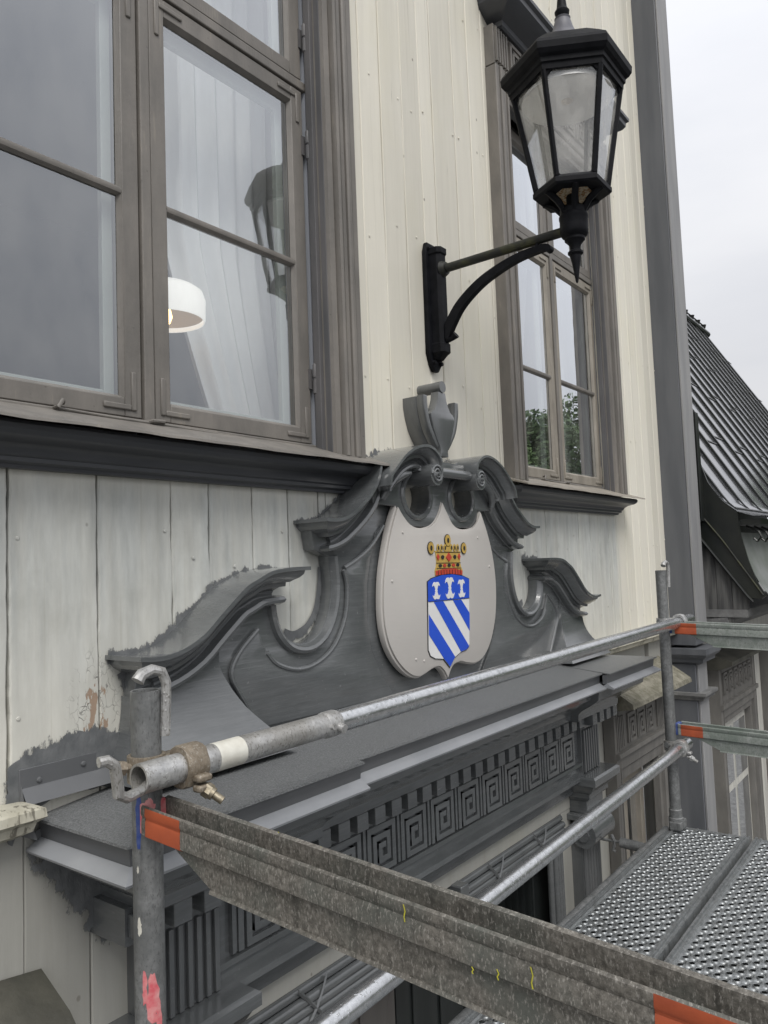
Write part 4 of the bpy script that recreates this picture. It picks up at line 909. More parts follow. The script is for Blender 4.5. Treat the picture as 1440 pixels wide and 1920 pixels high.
# turned stem under the head
G().lathe((lx, ly), [(.0, .868), (.004, .872), (.013, .935), (.017, .952), (.017, .958), (.024, .964), (.024, .970), (.016, .976), (.018, .992), (.028, 1.004), (.032, 1.008), (.032, 1.016), (.040, 1.022), (.044, 1.032), (.044, 1.045), (.0445, 1.05), (.0445, 1.075), (.046, 1.078), (.046, 1.086), (.042, 1.090), (.042, 1.108), (.036, 1.115), (0, 1.116)], 28).build('stem', M_iron, lan)
# hexagonal head
def hexr(Rr, z, cx=lx, cy=ly): return [(cx + Rr * math.cos(R_(60 * k)), cy + Rr * math.sin(R_(60 * k)), z) for k in range(6)]
RT, RB, ZTp, ZBt = .172, .116, 1.492, 1.172
for k in range(6):
    a = Vector((math.cos(R_(60 * k)), math.sin(R_(60 * k)), 0)); t = Vector((-a.y, a.x, 0)); q = G(); w_ = .0085
    q.loft([[Vector((lx, ly, z)) + a * (r0 + d) + t * e for d, e in ((-.012, -w_ * .7), (-.012, w_ * .7), (.001, w_), (.005, w_ * .4), (.005, -w_ * .4), (.001, -w_))] for r0, z in ((RB, ZBt + .004), (RT, ZTp))])
    q.build('corner_bar', M_iron, lan)
    b2 = Vector((math.cos(R_(60 * k + 60)), math.sin(R_(60 * k + 60)), 0)); q = G()
    P = [Vector((lx, ly, 0)) + v * (r0 - .007) + Vector((0, 0, z)) for v, r0, z in ((a, RB, ZBt), (b2, RB, ZBt), (b2, RT, ZTp), (a, RT, ZTp))]
    q.add(P, [(0, 1, 2, 3)]).build('lantern_pane', M_lglass, lan, smooth=False)
    # chamfer brackets in the corners of each pane
    for (va, vb) in ((a, b2), (b2, a)):
        for (r0, z, r1, z1) in ((RT, ZTp, RT - .006, ZTp - .028), (RB, ZBt, RB + .005, ZBt + .024)):
            A = Vector((lx, ly, z)) + va * (r0 + .001); B = A + (vb - va) * (.16 * r0); Cc = Vector((lx, ly, z1)) + va * (r1 + .001)
            G().add([A, B, Cc, A - va * .008, B - va * .008, Cc - va * .008], [(0, 1, 2), (3, 5, 4), (0, 3, 4, 1), (1, 4, 5, 2), (2, 5, 3, 0)]).build('corner_bracket', M_iron, lan, smooth=False)
q = G(); q.loft([hexr(.150, 1.49), hexr(.178, 1.488), hexr(.180, 1.505), hexr(.186, 1.508), hexr(.187, 1.522), hexr(.198, 1.528), hexr(.207, 1.540), hexr(.209, 1.560), hexr(.203, 1.572), hexr(.168, 1.600), hexr(.115, 1.640), hexr(.06, 1.668), hexr(.052, 1.672)]).build('head_rim', M_iron, lan, ang=20)
G().lathe((lx, ly), [(.056, 1.668), (.050, 1.680), (.040, 1.695), (.032, 1.715), (.027, 1.735), (.024, 1.742), (.026, 1.748), (0, 1.749)], 24).build('roof_cap', M_lead, lan)
G().lathe((lx, ly), [(.012, 1.745), (.017, 1.752), (.023, 1.765), (.024, 1.772), (.018, 1.780), (.016, 1.790), (.014, 1.810), (.007, 1.86), (.0, 1.90)], 20).build('finial', M_iron, lan)
q = G(); q.loft([hexr(.075, 1.150), hexr(.118, 1.150), hexr(.124, 1.156), hexr(.124, 1.170), hexr(.116, 1.180), hexr(.100, 1.180), hexr(.098, 1.158), hexr(.075, 1.155)], True, False); q.f.append(()) if False else None
q.build('base_ring', M_iron, lan, ang=20)
G().lathe((lx, ly), [(0, 1.1565), (.088, 1.1565), (.096, 1.162), (0, 1.166)], 24).build('debris_layer', M_crumbs, lan)
for k in range(6):
    a = R_(60 * k + 30); G().tube([(lx + r0 * math.cos(a), ly + r0 * math.sin(a), z) for r0, z in ((.098, 1.155), (.078, 1.145), (.055, 1.128), (.040, 1.108), (.036, 1.095))], [.010, .011, .011, .010, .008], 8).build('base_arm', M_iron, lan)
G().lathe((lx, ly), [(.020, 1.115), (.020, 1.152), (.016, 1.156), (.016, 1.20), (0, 1.20)], 14).build('lamp_socket', M_iron, lan)
G().lathe((lx, ly), [(.145, 1.470), (.142, 1.482), (.11, 1.51), (.05, 1.53), (0, 1.532), (0, 1.528), (.05, 1.524), (.108, 1.504), (.138, 1.478)], 32).build('reflector', M_opal, lan)
G().lathe((lx, ly), [(0, 1.46), (.018, 1.468), (.026, 1.485), (.020, 1.505), (.014, 1.525), (0, 1.527)], 16).build('bulb', M_lampin, lan)

# ================================================================== indoor things seen through the left window
pend = thing('pendant_lamp', (1.30, .21, .67), 'lit white enamel pendant lamp hanging behind the left window', 'lamp')
pcx, pcy = 1.30, .21
PS = .72
def psc(pr): return [(a * PS, .735 + (z - .885) * PS * 1.08) for a, z in pr]
G().lathe((pcx, pcy), psc([(.03, .955), (.06, .952), (.115, .942), (.142, .925), (.152, .895), (.150, .835), (.147, .822), (.143, .822), (.146, .84), (.146, .89), (.135, .915), (.05, .94), (.03, .94)]), 40).build('shade', M_lampwhite, pend)
G().lathe((pcx, pcy), psc([(0, .938), (.05, .934), (.13, .912), (.142, .888), (.142, .838), (.140, .838), (.138, .886), (.125, .905), (0, .930)]), 32).build('shade_lining', M_lampin, pend)
G().lathe((pcx, pcy), [(0, .676), (.014, .681), (.020, .698), (.016, .716), (.010, .726), (0, .728)], 16).build('bulb', M_bulb, pend)
G().tube([(pcx, pcy, .95), (pcx, pcy, 2.75)], .004, 8).build('cord', M_lampwhite, pend)
def curtain(name, xl, xr, y, z0, z1, label, amp=.020, fr=11, lean=None, nx=90, nz=24):
    q = G(); rows = []
    for i in range(nz + 1):
        t = i / nz; z = z0 + (z1 - z0) * t; a = xl(z); b = xr(z); row = []
        for j in range(nx + 1):
            u = j / nx; row.append((a + (b - a) * u, y + amp * math.sin(u * fr * 2 * math.pi + .8 * math.sin(u * 9)) * (.8 + .2 * math.sin(7 * u + 3 * t)) + .006 * math.sin(30 * u + 4 * t), z))
        rows.append(row)
    o = q.loft(rows, False, False).build(name, M_curtain, None); tag(o, label, 'curtain', 'white curtains behind the windows'); return o
def cl1(z): return 1.355 if z > 1.0 else 1.355 + .19 * ((1.0 - z) / .6) ** 1.2
curtain('curtain', cl1, lambda z: 1.98 - .02 * max(0, 1 - z), .285, .30, 2.3, 'white pleated curtain drawn aside behind the pendant lamp', fr=9, amp=.026)
curtain('curtain', lambda z: 2.98, lambda z: 3.62 - .25 * max(0, (1.6 - z)), .24, .36, 2.0, 'white curtain at the near side of the window behind the lantern', fr=9)
curtain('curtain', lambda z: 3.72 + .18 * max(0, (1.3 - z)), lambda z: 4.16, .24, .36, 2.0, 'white curtain at the far side of the window behind the lantern', fr=6)

# ================================================================== scaffold
SX, SY, SX2 = .79, -.39, 3.475
def hookpin(q, x, y, z):
    q.tube([(x + .020, y - .024, z - .075), (x + .022, y - .026, z - .01), (x + .022, y - .026, z + .012), (x + .014, y - .026, z + .030), (x - .004, y - .025, z + .036), (x - .022, y - .022, z + .030), (x - .030, y - .022, z + .020)], [.0085, .0085, .0085, .0085, .0085, .010, .011], 10)
post = thing('scaffold_post', (SX, SY, -4.6), 'dull galvanised scaffold upright nearest the camera with pink paint mark', 'scaffold post', 'scaffold uprights')
def pipe(q, pts, ro_, ri, seg=24):
    """hollow tube along a straight line"""
    a, b = Vector(pts[0]), Vector(pts[-1]); t = (b - a).normalized(); up_ = Vector((0, 0, 1)) if abs(t.z) < .9 else Vector((1, 0, 0)); u = t.cross(up_).normalized(); w_ = t.cross(u)
    def rg(p, r): return [p + (u * math.cos(2 * math.pi * k / seg) + w_ * math.sin(2 * math.pi * k / seg)) * r for k in range(seg)]
    q.loft([rg(a + t * .04, ri), rg(a, ri), rg(a, ro_), rg(b, ro_), rg(b, ri), rg(b - t * .04, ri)], True, True)
q = G(); pipe(q, [(SX, SY, -4.6), (SX, SY, -.192)], .0245, .0205); q.build('upright_tube', M_post, post, ang=50)
q = G(); hookpin(q, SX, SY, -.192); q.build('locking_hook', M_rail_old, post)
def onpost(name, mat, pts, rr=.0252, amp=.0):
    q = G(); vs_ = []
    P = pts; n = len(P)
    for a, z in P: vs_.append((SX + rr * math.cos(a), SY + rr * math.sin(a), z))
    q.add(vs_, [tuple(range(n))]).build(name, mat, post, smooth=False)
r4 = random.Random(4)
def splotch(a0, z0, aw, zh, mat, seed, name='paint_mark'):
    r5 = random.Random(seed); q = G(); n = 9
    # narrow ragged strip following the tube
    rows = []
    for i in range(n):
        t = i / (n - 1); z = z0 + zh * t; e = .35 + .65 * math.sin(math.pi * min(1, max(0, t * .9 + .08))); l = a0 - aw * e * r5.uniform(.5, 1); r_ = a0 + aw * e * r5.uniform(.5, 1)
        rows.append([(SX + .02475 * math.cos(l + (r_ - l) * k / 4), SY + .02475 * math.sin(l + (r_ - l) * k / 4), z + r5.uniform(-.002, .002)) for k in range(5)])
    q.loft(rows, False, False).build(name, mat, post)
va = math.atan2(-1.5 - SY, -SX)
splotch(va + .15, -.71, .55, .075, M_pink, 1); splotch(va - .35, -.68, .22, .05, M_pink, 2); splotch(va + .55, -.74, .25, .06, M_pink, 3)
splotch(va - .65, -.575, .20, .028, M_whitetube, 4); splotch(va - .70, -.478, .12, .010, M_whitetube, 6)
splotch(va - .60, -.44, .35, .085, M_blue, 7); splotch(va + .15, -.392, .45, .03, M_pink, 8)
post2 = thing('scaffold_post', (SX2, SY, -4.6), 'galvanised scaffold upright at the far end in front of the corner pilaster', 'scaffold post', 'scaffold uprights')
q = G(); pipe(q, [(SX2, SY, -4.6), (SX2, SY, -.07)], .0235, .0195); q.build('upright_tube', M_post, post2, ang=50)
q = G(); hookpin(q, SX2, SY, -.07); q.build('locking_hook', M_rail_old, post2)
q = G(); q.lathe((SX2, SY), [(.0237, -1.10), (.027, -1.104), (.027, -1.135), (.031, -1.138), (.031, -1.18), (.0237, -1.184)], 20); q.build('spigot_collar', M_post, post2)
q = G(); q.box(SX2 - .035, SX2 + .05, SY - .03, SY + .02, -1.185, -1.15); q.build('wedge_lock', M_post, post2, bevel=.004)

# guard rail
rail = thing('guard_rail', (.73, -.442, -.33), 'wet shiny upper guard rail tube running in front of the cornice', 'guard rail', 'scaffold guard rails')
RA, RB2 = Vector((.738, -.442, -.318)), Vector((3.71, -.442, -.300))
def on_rail(x): t = (x - RA.x) / (RB2.x - RA.x); return RA + (RB2 - RA) * t
q = G(); pipe(q, [RA, on_rail(.99)], .0240, .0200); q.build('tube_sleeve', M_rail_old, rail, ang=50)
q = G(); q.tube([on_rail(.885), on_rail(.945)], .02435, 24); q.build('white_band', M_whitetube, rail)
q = G(); q.tube([on_rail(.95), on_rail(1.19)], .0237, 24); q.build('tube_sleeve', M_rail_old, rail)
q = G(); q.tube([on_rail(1.165), on_rail(1.17), on_rail(1.20), on_rail(1.205)], [.0242, .0262, .0262, .0242], 24); p = on_rail(1.19); q.tube([p + Vector((0, -.022, -.004)), p + Vector((0, -.037, -.008))], .0095, 12); q.tube([p + Vector((-.022, -.02, 0)), p + Vector((-.022, -.031, 0))], .006, 10); q.build('sleeve_collar', M_rail_old, rail)
q = G(); q.tube([on_rail(1.19), on_rail(2.2), on_rail(3.685), on_rail(3.70), on_rail(3.71)], [.0232, .0232, .0232, .020, .011], 28); q.build('rail_tube', M_rail, rail)
# bent end hook at the left end
q = G(); e = RA; q.tube([e + Vector((.03, .0, -.004)), e + Vector((.0, -.01, -.014)), e + Vector((-.035, -.02, -.016)), e + Vector((-.050, -.022, -.008)), e + Vector((-.053, -.022, .02)), e + Vector((-.056, -.022, .036)), e + Vector((-.068, -.020, .046)), e + Vector((-.080, -.018, .046))], [.008, .008, .0085, .009, .009, .0088, .0085, .008], 10); q.build('end_hook', M_rail_old, rail)
def coupler(name, pr, pp, label, grp, mt=M_clampm):
    """tube coupler: collar on the rail at pr (rail along x), collar on the upright at pp, two bolts"""
    t = thing(name, tuple(pr), label, 'coupler', grp); ax = Vector((1, 0, 0))
    q = G(); n = 20; wv = .021
    rings = []
    for i in range(n + 1):
        a = 2 * math.pi * i / n; c, s_ = math.cos(a), math.sin(a); ro_ = .0315 + (.004 if abs(s_) > .8 else 0)
        rings.append([(pr[0] + dx, pr[1] + rr * c, pr[2] + rr * s_) for dx, rr in ((-wv, .0245), (-wv, ro_ - .002), (-wv + .004, ro_), (wv - .004, ro_), (wv, ro_ - .002), (wv, .0245))])
    q.loft(rings, True, False).build('rail_collar', mt, t)
    q = G(); rings = []
    for i in range(n + 1):
        a = 2 * math.pi * i / n; rings.append([(pp[0] + rr * math.cos(a), pp[1] + rr * math.sin(a), pr[2] + dz) for dz, rr in ((-wv, .0248), (-wv, .031), (wv, .031), (wv, .0248))])
    q.loft(rings, True, False).build('post_collar', mt, t)
    q = G(); q.box(pp[0] + .01, pr[0] + .012, pr[1] + .012, pp[1] + .005, pr[2] - .018, pr[2] + .018).build('link_block', mt, t, bevel=.004)
    # ears and bolts
    q = G(); q.box(pr[0] - .014, pr[0] + .014, pr[1] - .044, pr[1] - .024, pr[2] - .022, pr[2] - .010); q.box(pr[0] - .014, pr[0] + .014, pr[1] - .044, pr[1] - .024, pr[2] - .038, pr[2] - .026); q.build('collar_ear', mt, t, bevel=.004)
    q = G(); c_ = Vector((pr[0] + .004, pr[1] - .034, pr[2] - .034)); d_ = Vector((.35, -.55, -.45)).normalized()
    q.tube([c_, c_ + d_ * .012], .0125, 6); q.tube([c_ + d_ * .012, c_ + d_ * .018], .0105, 16); q.tube([c_ + d_ * .016, c_ + d_ * .036], .0068, 12); q.build('nut_and_bolt', M_bolt if mt == M_clampm else M_rail_old, t)
    q = G(); c_ = Vector((pp[0] - .02, pp[1] + .0, pr[2] + .004)); d_ = Vector((-1, .15, .15)).normalized(); q.tube([c_, c_ + d_ * .03], .007, 8); q.tube([c_ + d_ * .02, c_ + d_ * .034], .012, 6); q.build('nut_and_bolt', M_clampm if mt == M_clampm else M_post, t)
    return t
coupler('tube_coupler', on_rail(.835), (SX, SY), 'rusty coupler clamping the rail to the nearest upright', 'scaffold couplers')
coupler('tube_coupler', on_rail(3.53), (SX2, SY), 'grey coupler clamping the upper rail to the far upright', 'scaffold couplers', M_rail_old)
# lower rail
lr = thing('guard_rail', (1.1, -.44, -.9), 'lower guard rail tube below the frieze, running to the far upright', 'guard rail', 'scaffold guard rails')
LA, LB = Vector((.80, -.44, -.892)), Vector((3.53, -.442, -.828))
G().tube([LA, (LA + LB) / 2, LB], .0238, 28).build('rail_tube', M_rail, lr)
coupler('tube_coupler', LA + (LB - LA) * .965, (SX2, SY), 'grey coupler clamping the lower rail to the far upright', 'scaffold couplers', M_rail_old)

# cross beams between inner and outer uprights: folded channel with a deep web
def cross_beam(x, y0, y1, z0, z1, label, mat, flake, hgt=1.0):
    t = thing('cross_beam', (x, y0, z0 - .14), label, 'scaffold beam', 'scaffold cross beams')
    h = hgt
    # section (dx,dz): outer wall, step, lower web; open channel on top
    sec = [(-.026, 0), (-.026, -.058 * h), (-.021, -.064 * h), (-.014, -.070 * h), (-.014, -.120 * h), (-.008, -.124 * h), (.004, -.124 * h), (.004, -.120 * h), (-.009, -.118 * h), (-.009, -.068 * h), (.018, -.062 * h), (.018, .002), (.026, .004), (.028, -.002), (.026, -.008), (.024, -.066 * h), (-.012, -.058 * h), (-.018, -.050 * h), (-.020, -.002), (-.023, .003)]
    up_ = [(-.026, 0), (-.027, -.010), (-.024, -.016), (-.026, -.022), (-.026, -.056 * h), (-.022, -.060 * h), (.022, -.060 * h), (.026, -.055 * h), (.026, -.006), (.029, .000), (.027, .006), (.020, .004), (.021, -.052 * h), (-.020, -.053 * h), (-.020, -.002), (-.023, .003)]
    def at(u, off=0): return (y0 + (y1 - y0) * u, z0 + (z1 - z0) * u)
    def bar_(name, s_, u0, u1, m_, grow=0, n=2):
        rings = []
        for i in range(n):
            u = u0 + (u1 - u0) * i / (n - 1); yy, zz = at(u); rings.append([(x + dx * (1 + grow), yy, zz + dz * (1 + grow * .3)) for dx, dz in s_])
        return G().loft(rings).build(name, m_, t, ang=35)
    bar_('channel', up_, .0, 1, mat)
    # lower web with slanted ends
    Lg = abs(y1 - y0); e = .13 / Lg
    web = []
    for u, z_ in ((.055, -.066 * h), (.055 + e, -.122 * h)):
        pass
    ya, za = at(.07); yb, zb = at(.17); yc, zc = at(.83); yd, zd = at(.93)
    q = G()
    for dx in (-.018, -.011):
        q.v += [(x + dx, ya, za - .0605 * h), (x + dx, yb, zb - .118 * h), (x + dx, yc, zc - .118 * h), (x + dx, yd, zd - .0605 * h)]
    q.f += [(0, 1, 2, 3), (7, 6, 5, 4), (0, 4, 5, 1), (1, 5, 6, 2), (2, 6, 7, 3), (3, 7, 4, 0)]
    q.build('web', mat, t, smooth=False, bevel=.002)
    bar_('bottom_lip', [(-.020, -.116 * h), (-.022, -.122 * h), (-.004, -.126 * h), (-.004, -.121 * h), (-.011, -.116 * h)], .17, .83, mat)
    for a, b in ((.012, .105), (.885, .985)):
        bar_('orange_end', [(-.0268, .001), (-.0278, -.011), (-.0250, -.0165), (-.0268, -.022), (-.0268, -.057 * h), (-.0222, -.0612 * h), (-.020, -.061 * h), (-.0255, -.05 * h), (-.0255, -.004)], a, b, M_orange)
    if flake:
        r6 = random.Random(12)
        for u, dz, ln in ((.37, .004, .003), (.565, -.012, .016), (.665, -.046, .006), (.70, -.040, .009), (.745, -.030, .018), (.28, .004, .004)):
            yy, zz = at(u); q = G(); X_ = x - .0272 if dz < 0 else x + .026
            q.loft([[(X_ - .0004, yy + wv_ - .0009, zz + dz + ln * k * .7), (X_ - .0008, yy + wv_, zz + dz + ln * k * .7), (X_ - .0004, yy + wv_ + .0009, zz + dz + ln * k * .7)] for k, wv_ in ((-.8, 0), (-.3, .0012), (.3, -.0008), (1, .0015))], False, False).build('yellow_mark', M_yellow, t)
    q = G(); yy, zz = at(.0); q.box(x - .022, x + .024, yy - .002, yy + .014, zz - .06 * h, zz + .004).build('end_plate', M_blue if not flake else M_pink, t, bevel=.003)
    return t
cross_beam(.79, SY - .020, -1.33, -.372, -.428, 'mottled dirty metal beam with orange end crossing the foreground', M_beam, True, .76)
cross_beam(SX2 + .02, SY - .035, -1.40, -.300, -.330, 'upper greenish beam with orange end at the far upright', M_beam_g, False, .78)
cross_beam(SX2 + .02, SY - .035, -1.40, -.738, -.765, 'lower greenish beam with orange and blue end at the far upright', M_beam_g, False, .78)

# steel deck planks with punched raised holes
def plank_mesh(x0, x1, w_, p=.0255):
    vs_ = []; fs_ = []
    nx = int((x1 - x0) / p); ny = int((w_ - .062) / p); ys = -(ny * p) / 2
    for i in range(nx):
        for j in range(ny):
            cx = x0 + (i + .5) * p; cy = ys + (j + .5) * p; b0 = len(vs_); hz = 0
            big = (i + j) % 2 == 0
            rr = .0092 if big else .0072
            sq = [(p / 2, 0), (p / 2, p / 2), (0, p / 2), (-p / 2, p / 2), (-p / 2, 0), (-p / 2, -p / 2), (0, -p / 2), (p / 2, -p / 2)]
            vs_ += [(cx + a, cy + b, 0) for a, b in sq]
            for rad, z in ((rr + .0026, 0), (rr + .0004, .0042 if big else -.0025), (rr - .0006, .0036 if big else -.006)):
                vs_ += [(cx + rad * math.cos(math.pi / 4 * k), cy + rad * math.sin(math.pi / 4 * k), z) for k in range(8)]
            for L_ in range(3):
                for k in range(8):
                    a = b0 + L_ * 8 + k; b = b0 + L_ * 8 + (k + 1) % 8; fs_.append((a, b, b + 8, a + 8))
    me = bpy.data.meshes.new('perforated_sheet'); me.from_pydata(vs_, [], fs_)
    bm = bmesh.new(); bm.from_mesh(me); bmesh.ops.remove_doubles(bm, verts=bm.verts, dist=1e-5); bmesh.ops.recalc_face_normals(bm, faces=bm.faces); bm.to_mesh(me); bm.free()
    me.shade_smooth(); me.set_sharp_from_angle(angle=R_(60)); me.materials.append(M_plank); return me, nx * p, ny * p
PWD = .318; DZ = -1.192
pmesh, plx, ply = plank_mesh(.0, 2.70, PWD)
dk = ['steel deck plank with punched holes lying nearest the wall', 'steel deck plank with punched holes, second from the wall', 'steel deck plank with punched holes, outermost from the wall']
for k in range(3):
    yc = -.515 - k * .336; x0 = .82
    t = thing('deck_plank', (x0, yc, DZ - .06), dk[k], 'deck plank', 'scaffold deck planks')
    o = link('perforated_sheet', pmesh, t, (x0 + .01, yc, DZ)); o['kind'] = 'stuff'
    hw = ply / 2; xe = x0 + 2.712
    for s in (-1, 1):
        pr_ = [(hw - .001, -.0), (hw + .004, .0005), (hw + .007, .006), (hw + .012, .006), (hw + .015, .0), (hw + .020, .0), (hw + .023, .007), (hw + .030, .007), (hw + .032, .002), (hw + .032, -.055), (hw + .015, -.058), (hw + .015, -.054), (hw + .029, -.052), (hw + .029, -.004), (hw - .001, -.006)]
        G().loft([[(x, yc + s * d, DZ + z) for d, z in pr_] for x in (x0, xe)]).build('edge_rail', M_plank, t, ang=30)
    en = G(); en.add([(x0 + .01 + plx, yc - hw, DZ), (xe, yc - hw, DZ), (xe, yc + hw, DZ), (x0 + .01 + plx, yc + hw, DZ)], [(0, 1, 2, 3)]); en.box(xe - .001, xe + .002, yc - hw - .03, yc + hw + .03, DZ - .055, DZ - .0005)
    for m_ in range(4): yy = yc - hw + (m_ + .8) * hw * .5; en.box(xe - .055, xe - .002, yy - .002, yy + .002, DZ, DZ + .004)
    en.build('end_strip', M_plank, t, smooth=False)
    G().box(x0, xe, yc - hw, yc + hw, DZ - .058, DZ - .050).build('hole_shade_sheet', M_blackmetal, t, smooth=False)  # added black sheet, paints the shade seen through the punched holes
# deck bearer along the wall side
bt = thing('ledger_tube', (2.1, -.338, -1.22), 'dirty scaffold ledger tube along the wall edge of the deck', 'ledger tube'); G().tube([(.79, -.338, -1.215), (3.50, -.338, -1.215)], .0235, 20).build('tube', M_post, bt)
# wall tie
tie = thing('wall_tie', (3.36, -.12, -1.25), 'short scaffold tie tube hooked to the wall beside the window', 'wall tie')
q = G(); pipe(q, [(3.30, -.205, -1.226), (3.30, -.40, -1.236)], .021, .017); q.build('tie_tube', M_post, tie, ang=50)
G().tube([(3.30, .0, -1.228), (3.30, -.14, -1.226), (3.30, -.21, -1.225)], .006, 8).tube([(3.30, -.165, -1.20), (3.30, -.178, -1.226), (3.30, -.176, -1.245), (3.30, -.168, -1.262), (3.30, -.18, -1.268)], .0075, 8).build('tie_hook', M_post, tie)

# ================================================================== neighbouring wing
wing = thing('neighbour_wing', (8, 1, -4.6), 'lower wing with black tiled roof, weathered gable cheek and grey windows', 'house')
WX = 5.20
jw = [5.03 + .16 * i for i in range(60)]
G().box(5.03, 14, .0, .3, -4.6, -.52).build('wall', M_wing, wing, smooth=False)
for i in range(14):
    xa = 5.03 + i * .16
    board_ = G().box(xa + .002, xa + .158, -.012, -.001, -4.6, -.52).build('wall_board', M_wing, wing, smooth=False)
# weathered cheek boards
cb = [(-.0, .28), (-.06, .20), (-.11, .09), (-.20, -.04)]
for (ya, yb, zt0, zt1) in ((.05, -.07, .34, .19), (-.072, -.185, .186, -.01), (-.187, -.275, -.013, -.15), (-.277, -.37, -.153, -.27)):
    q = G(); zb_ = -.44 if yb > -.28 else -.36
    q.v += [(x, y_, z) for x in (WX - .012, WX + .01) for y_, z in ((ya, zt0), (yb, zt1), (yb, zb_), (ya, zb_))]
    q.f += [(0, 1, 2, 3), (7, 6, 5, 4), (0, 4, 5, 1), (1, 5, 6, 2), (2, 6, 7, 3), (3, 7, 4, 0)]
    q.build('cheek_board', M_weather, wing, smooth=False, bevel=.002)
# black verge flashing
vf = [(-.02, 1.02), (-.12, .87), (-.135, .60), (-.18, .45), (-.25, .335), (-.345, .245), (-.355, .10), (-.39, -.06), (-.43, -.19), (-.475, -.275), (-.45, -.295), (-.37, -.285), (-.11, .09), (-.05, .22), (-.02, .30)]
plate('verge_flashing', [vf], WX - .035, WX - .013, M_blackmetal, wing, .0, 'x')
G().tube([(WX - .04, y_, z_) for y_, z_ in ((-.05, .22), (-.11, .10), (-.37, -.275), (-.40, -.31))], .009, 8).build('verge_bead', M_blackmetal, wing)
G().tube([(WX - .04, y_, z_) for y_, z_ in ((-.115, .26), (-.25, .07), (-.46, -.27))], .006, 8).build('verge_bead', M_moss, wing)
G().box(WX - .10, WX - .036, -.15, -.10, .20, .90).build('flashing_box', M_blackmetal, wing, smooth=False, bevel=.003)
# pale flared apron roof, soffit and gutter hooks
ap = crv([(-.335, .12), (-.350, .06), (-.375, -.03), (-.41, -.13), (-.455, -.225), (-.50, -.285)], 3)
G().loft([[(x, y_, z_) for y_, z_ in ap] for x in [WX - .012 + i * .8 for i in range(12)]], False, False).build('apron_roof', M_palesheet, wing)
G().box(WX - .012, 14, -.515, -.49, -.335, -.285).build('apron_edge', M_moss, wing)
for i in range(10):
    x = WX + .06 + i * .22
    G().tube([(x, -.37, .16), (x, -.44, .12), (x, -.455, .085), (x, -.43, .06), (x, -.41, .08)], .008, 6).build('gutter_hook', M_blackmetal, wing)
G().box(WX - .012, 14, -.47, -.32, .165, .20).build('soffit', M_blackmetal, wing)
xcornice([(0, -.43), (.24, -.41), (.245, -.44), (.22, -.455), (.20, -.47), (.12, -.49), (.10, -.52), (.06, -.54), (0, -.55)], WX - .02, 14, miter=(False, False)).build('eaves_cornice', M_moulding, wing, ang=28)
G().box(WX - .02, 14, -.36, .0, -.408, -.36).build('eaves_board', M_moulding, wing)
# roof: steep standing-seam sheets with a swept foot; every sheet and seam is a piece of its own
FOOT = [(-.50, .215), (-.43, .218), (-.345, .25), (-.26, .325), (-.19, .43), (-.135, .52)]
def roof_pt(s):
    if s < 5:
        a = int(s); f_ = s - a; p, q_ = FOOT[a], FOOT[min(a + 1, 5)]; return (p[0] + (q_[0] - p[0]) * f_, p[1] + (q_[1] - p[1]) * f_)
    L_ = (s - 5) * .11; return (-.135 + L_ * .514, .52 + L_ * .858)
FARX, SMAX, tp = 12.6, 35.7, .42
SS = [i * .5 for i in range(10)] + [5, 8, 12, 16, 20, 24, 28, 32, SMAX]
def seam_frame(s_):
    y_, z_ = roof_pt(s_); y2, z2 = roof_pt(s_ + .2); d = Vector((y2 - y_, z2 - z_)).normalized(); return y_, z_, Vector((-d.y, d.x))
pan = G().loft([[(x, *roof_pt(s_)) for s_ in SS] for x in (0, tp)], False, False).mesh('roof_sheet'); pan.materials.append(M_rooftile)
sm = G(); rg = []
for s_ in [2.2, 2.8, 3.4, 4, 4.5] + SS[10:]:
    y_, z_, nn = seam_frame(s_); k = min(1, (s_ - 2.2) / 1.6); h_ = .003 + .013 * k; w_ = .003 + .014 * k
    rg.append([(-w_, y_, z_), (-w_, y_ + nn.x * h_, z_ + nn.y * h_), (w_, y_ + nn.x * h_, z_ + nn.y * h_), (w_, y_, z_)])
seam = sm.loft(rg).mesh('standing_seam', False); seam.materials.append(M_blackmetal)
nc = int((FARX - WX) / tp) + 1
for c in range(nc):
    link('roof_sheet', pan, wing, (WX - .03 + c * tp, 0, 0)); link('standing_seam', seam, wing, (WX + .05 + c * tp, 0, 0))
    for s_ in (2.3, 8.5, 15.5, 22.5, 29.5):
        s2 = s_ + (.9 if c % 2 and s_ > 3 else 0); y_, z_, nn = seam_frame(s2); yb_, zb_, n2 = seam_frame(s2 + .12)
        G().loft([[(x, y_, z_ + .001), (x, y_ + nn.x * .006, z_ + nn.y * .006), (x, yb_ + n2.x * .006, zb_ + n2.y * .006), (x, yb_, zb_ + .001)] for x in (WX + .05 + c * tp, WX + .05 + (c + 1) * tp)]).build('cross_seam', M_blackmetal, wing, smooth=False)
yr, zr = roof_pt(SMAX)
G().tube([(WX - .03, yr, zr + .01), (FARX + .1, yr, zr + .01)], .05, 10).build('ridge', M_blackmetal, wing)
for i in range(6): G().tube([(FARX - .1 - i * .32, yr, zr + .04), (FARX - .1 - i * .32, yr, zr + .12)], [.02, .045], 8).build('ridge_knob', M_blackmetal, wing)
G().tube([(FARX - 2.0, yr, zr + .11), (FARX, yr, zr + .11)], .012, 6).build('ridge_rod', M_blackmetal, wing)
G().loft([[(x, yr, zr - .02), (x, yr + 3.5, -.4), (x, yr - .9, -.4)] for x in (WX - .02, FARX)]).build('roof_back', M_rooftop, wing, smooth=False)
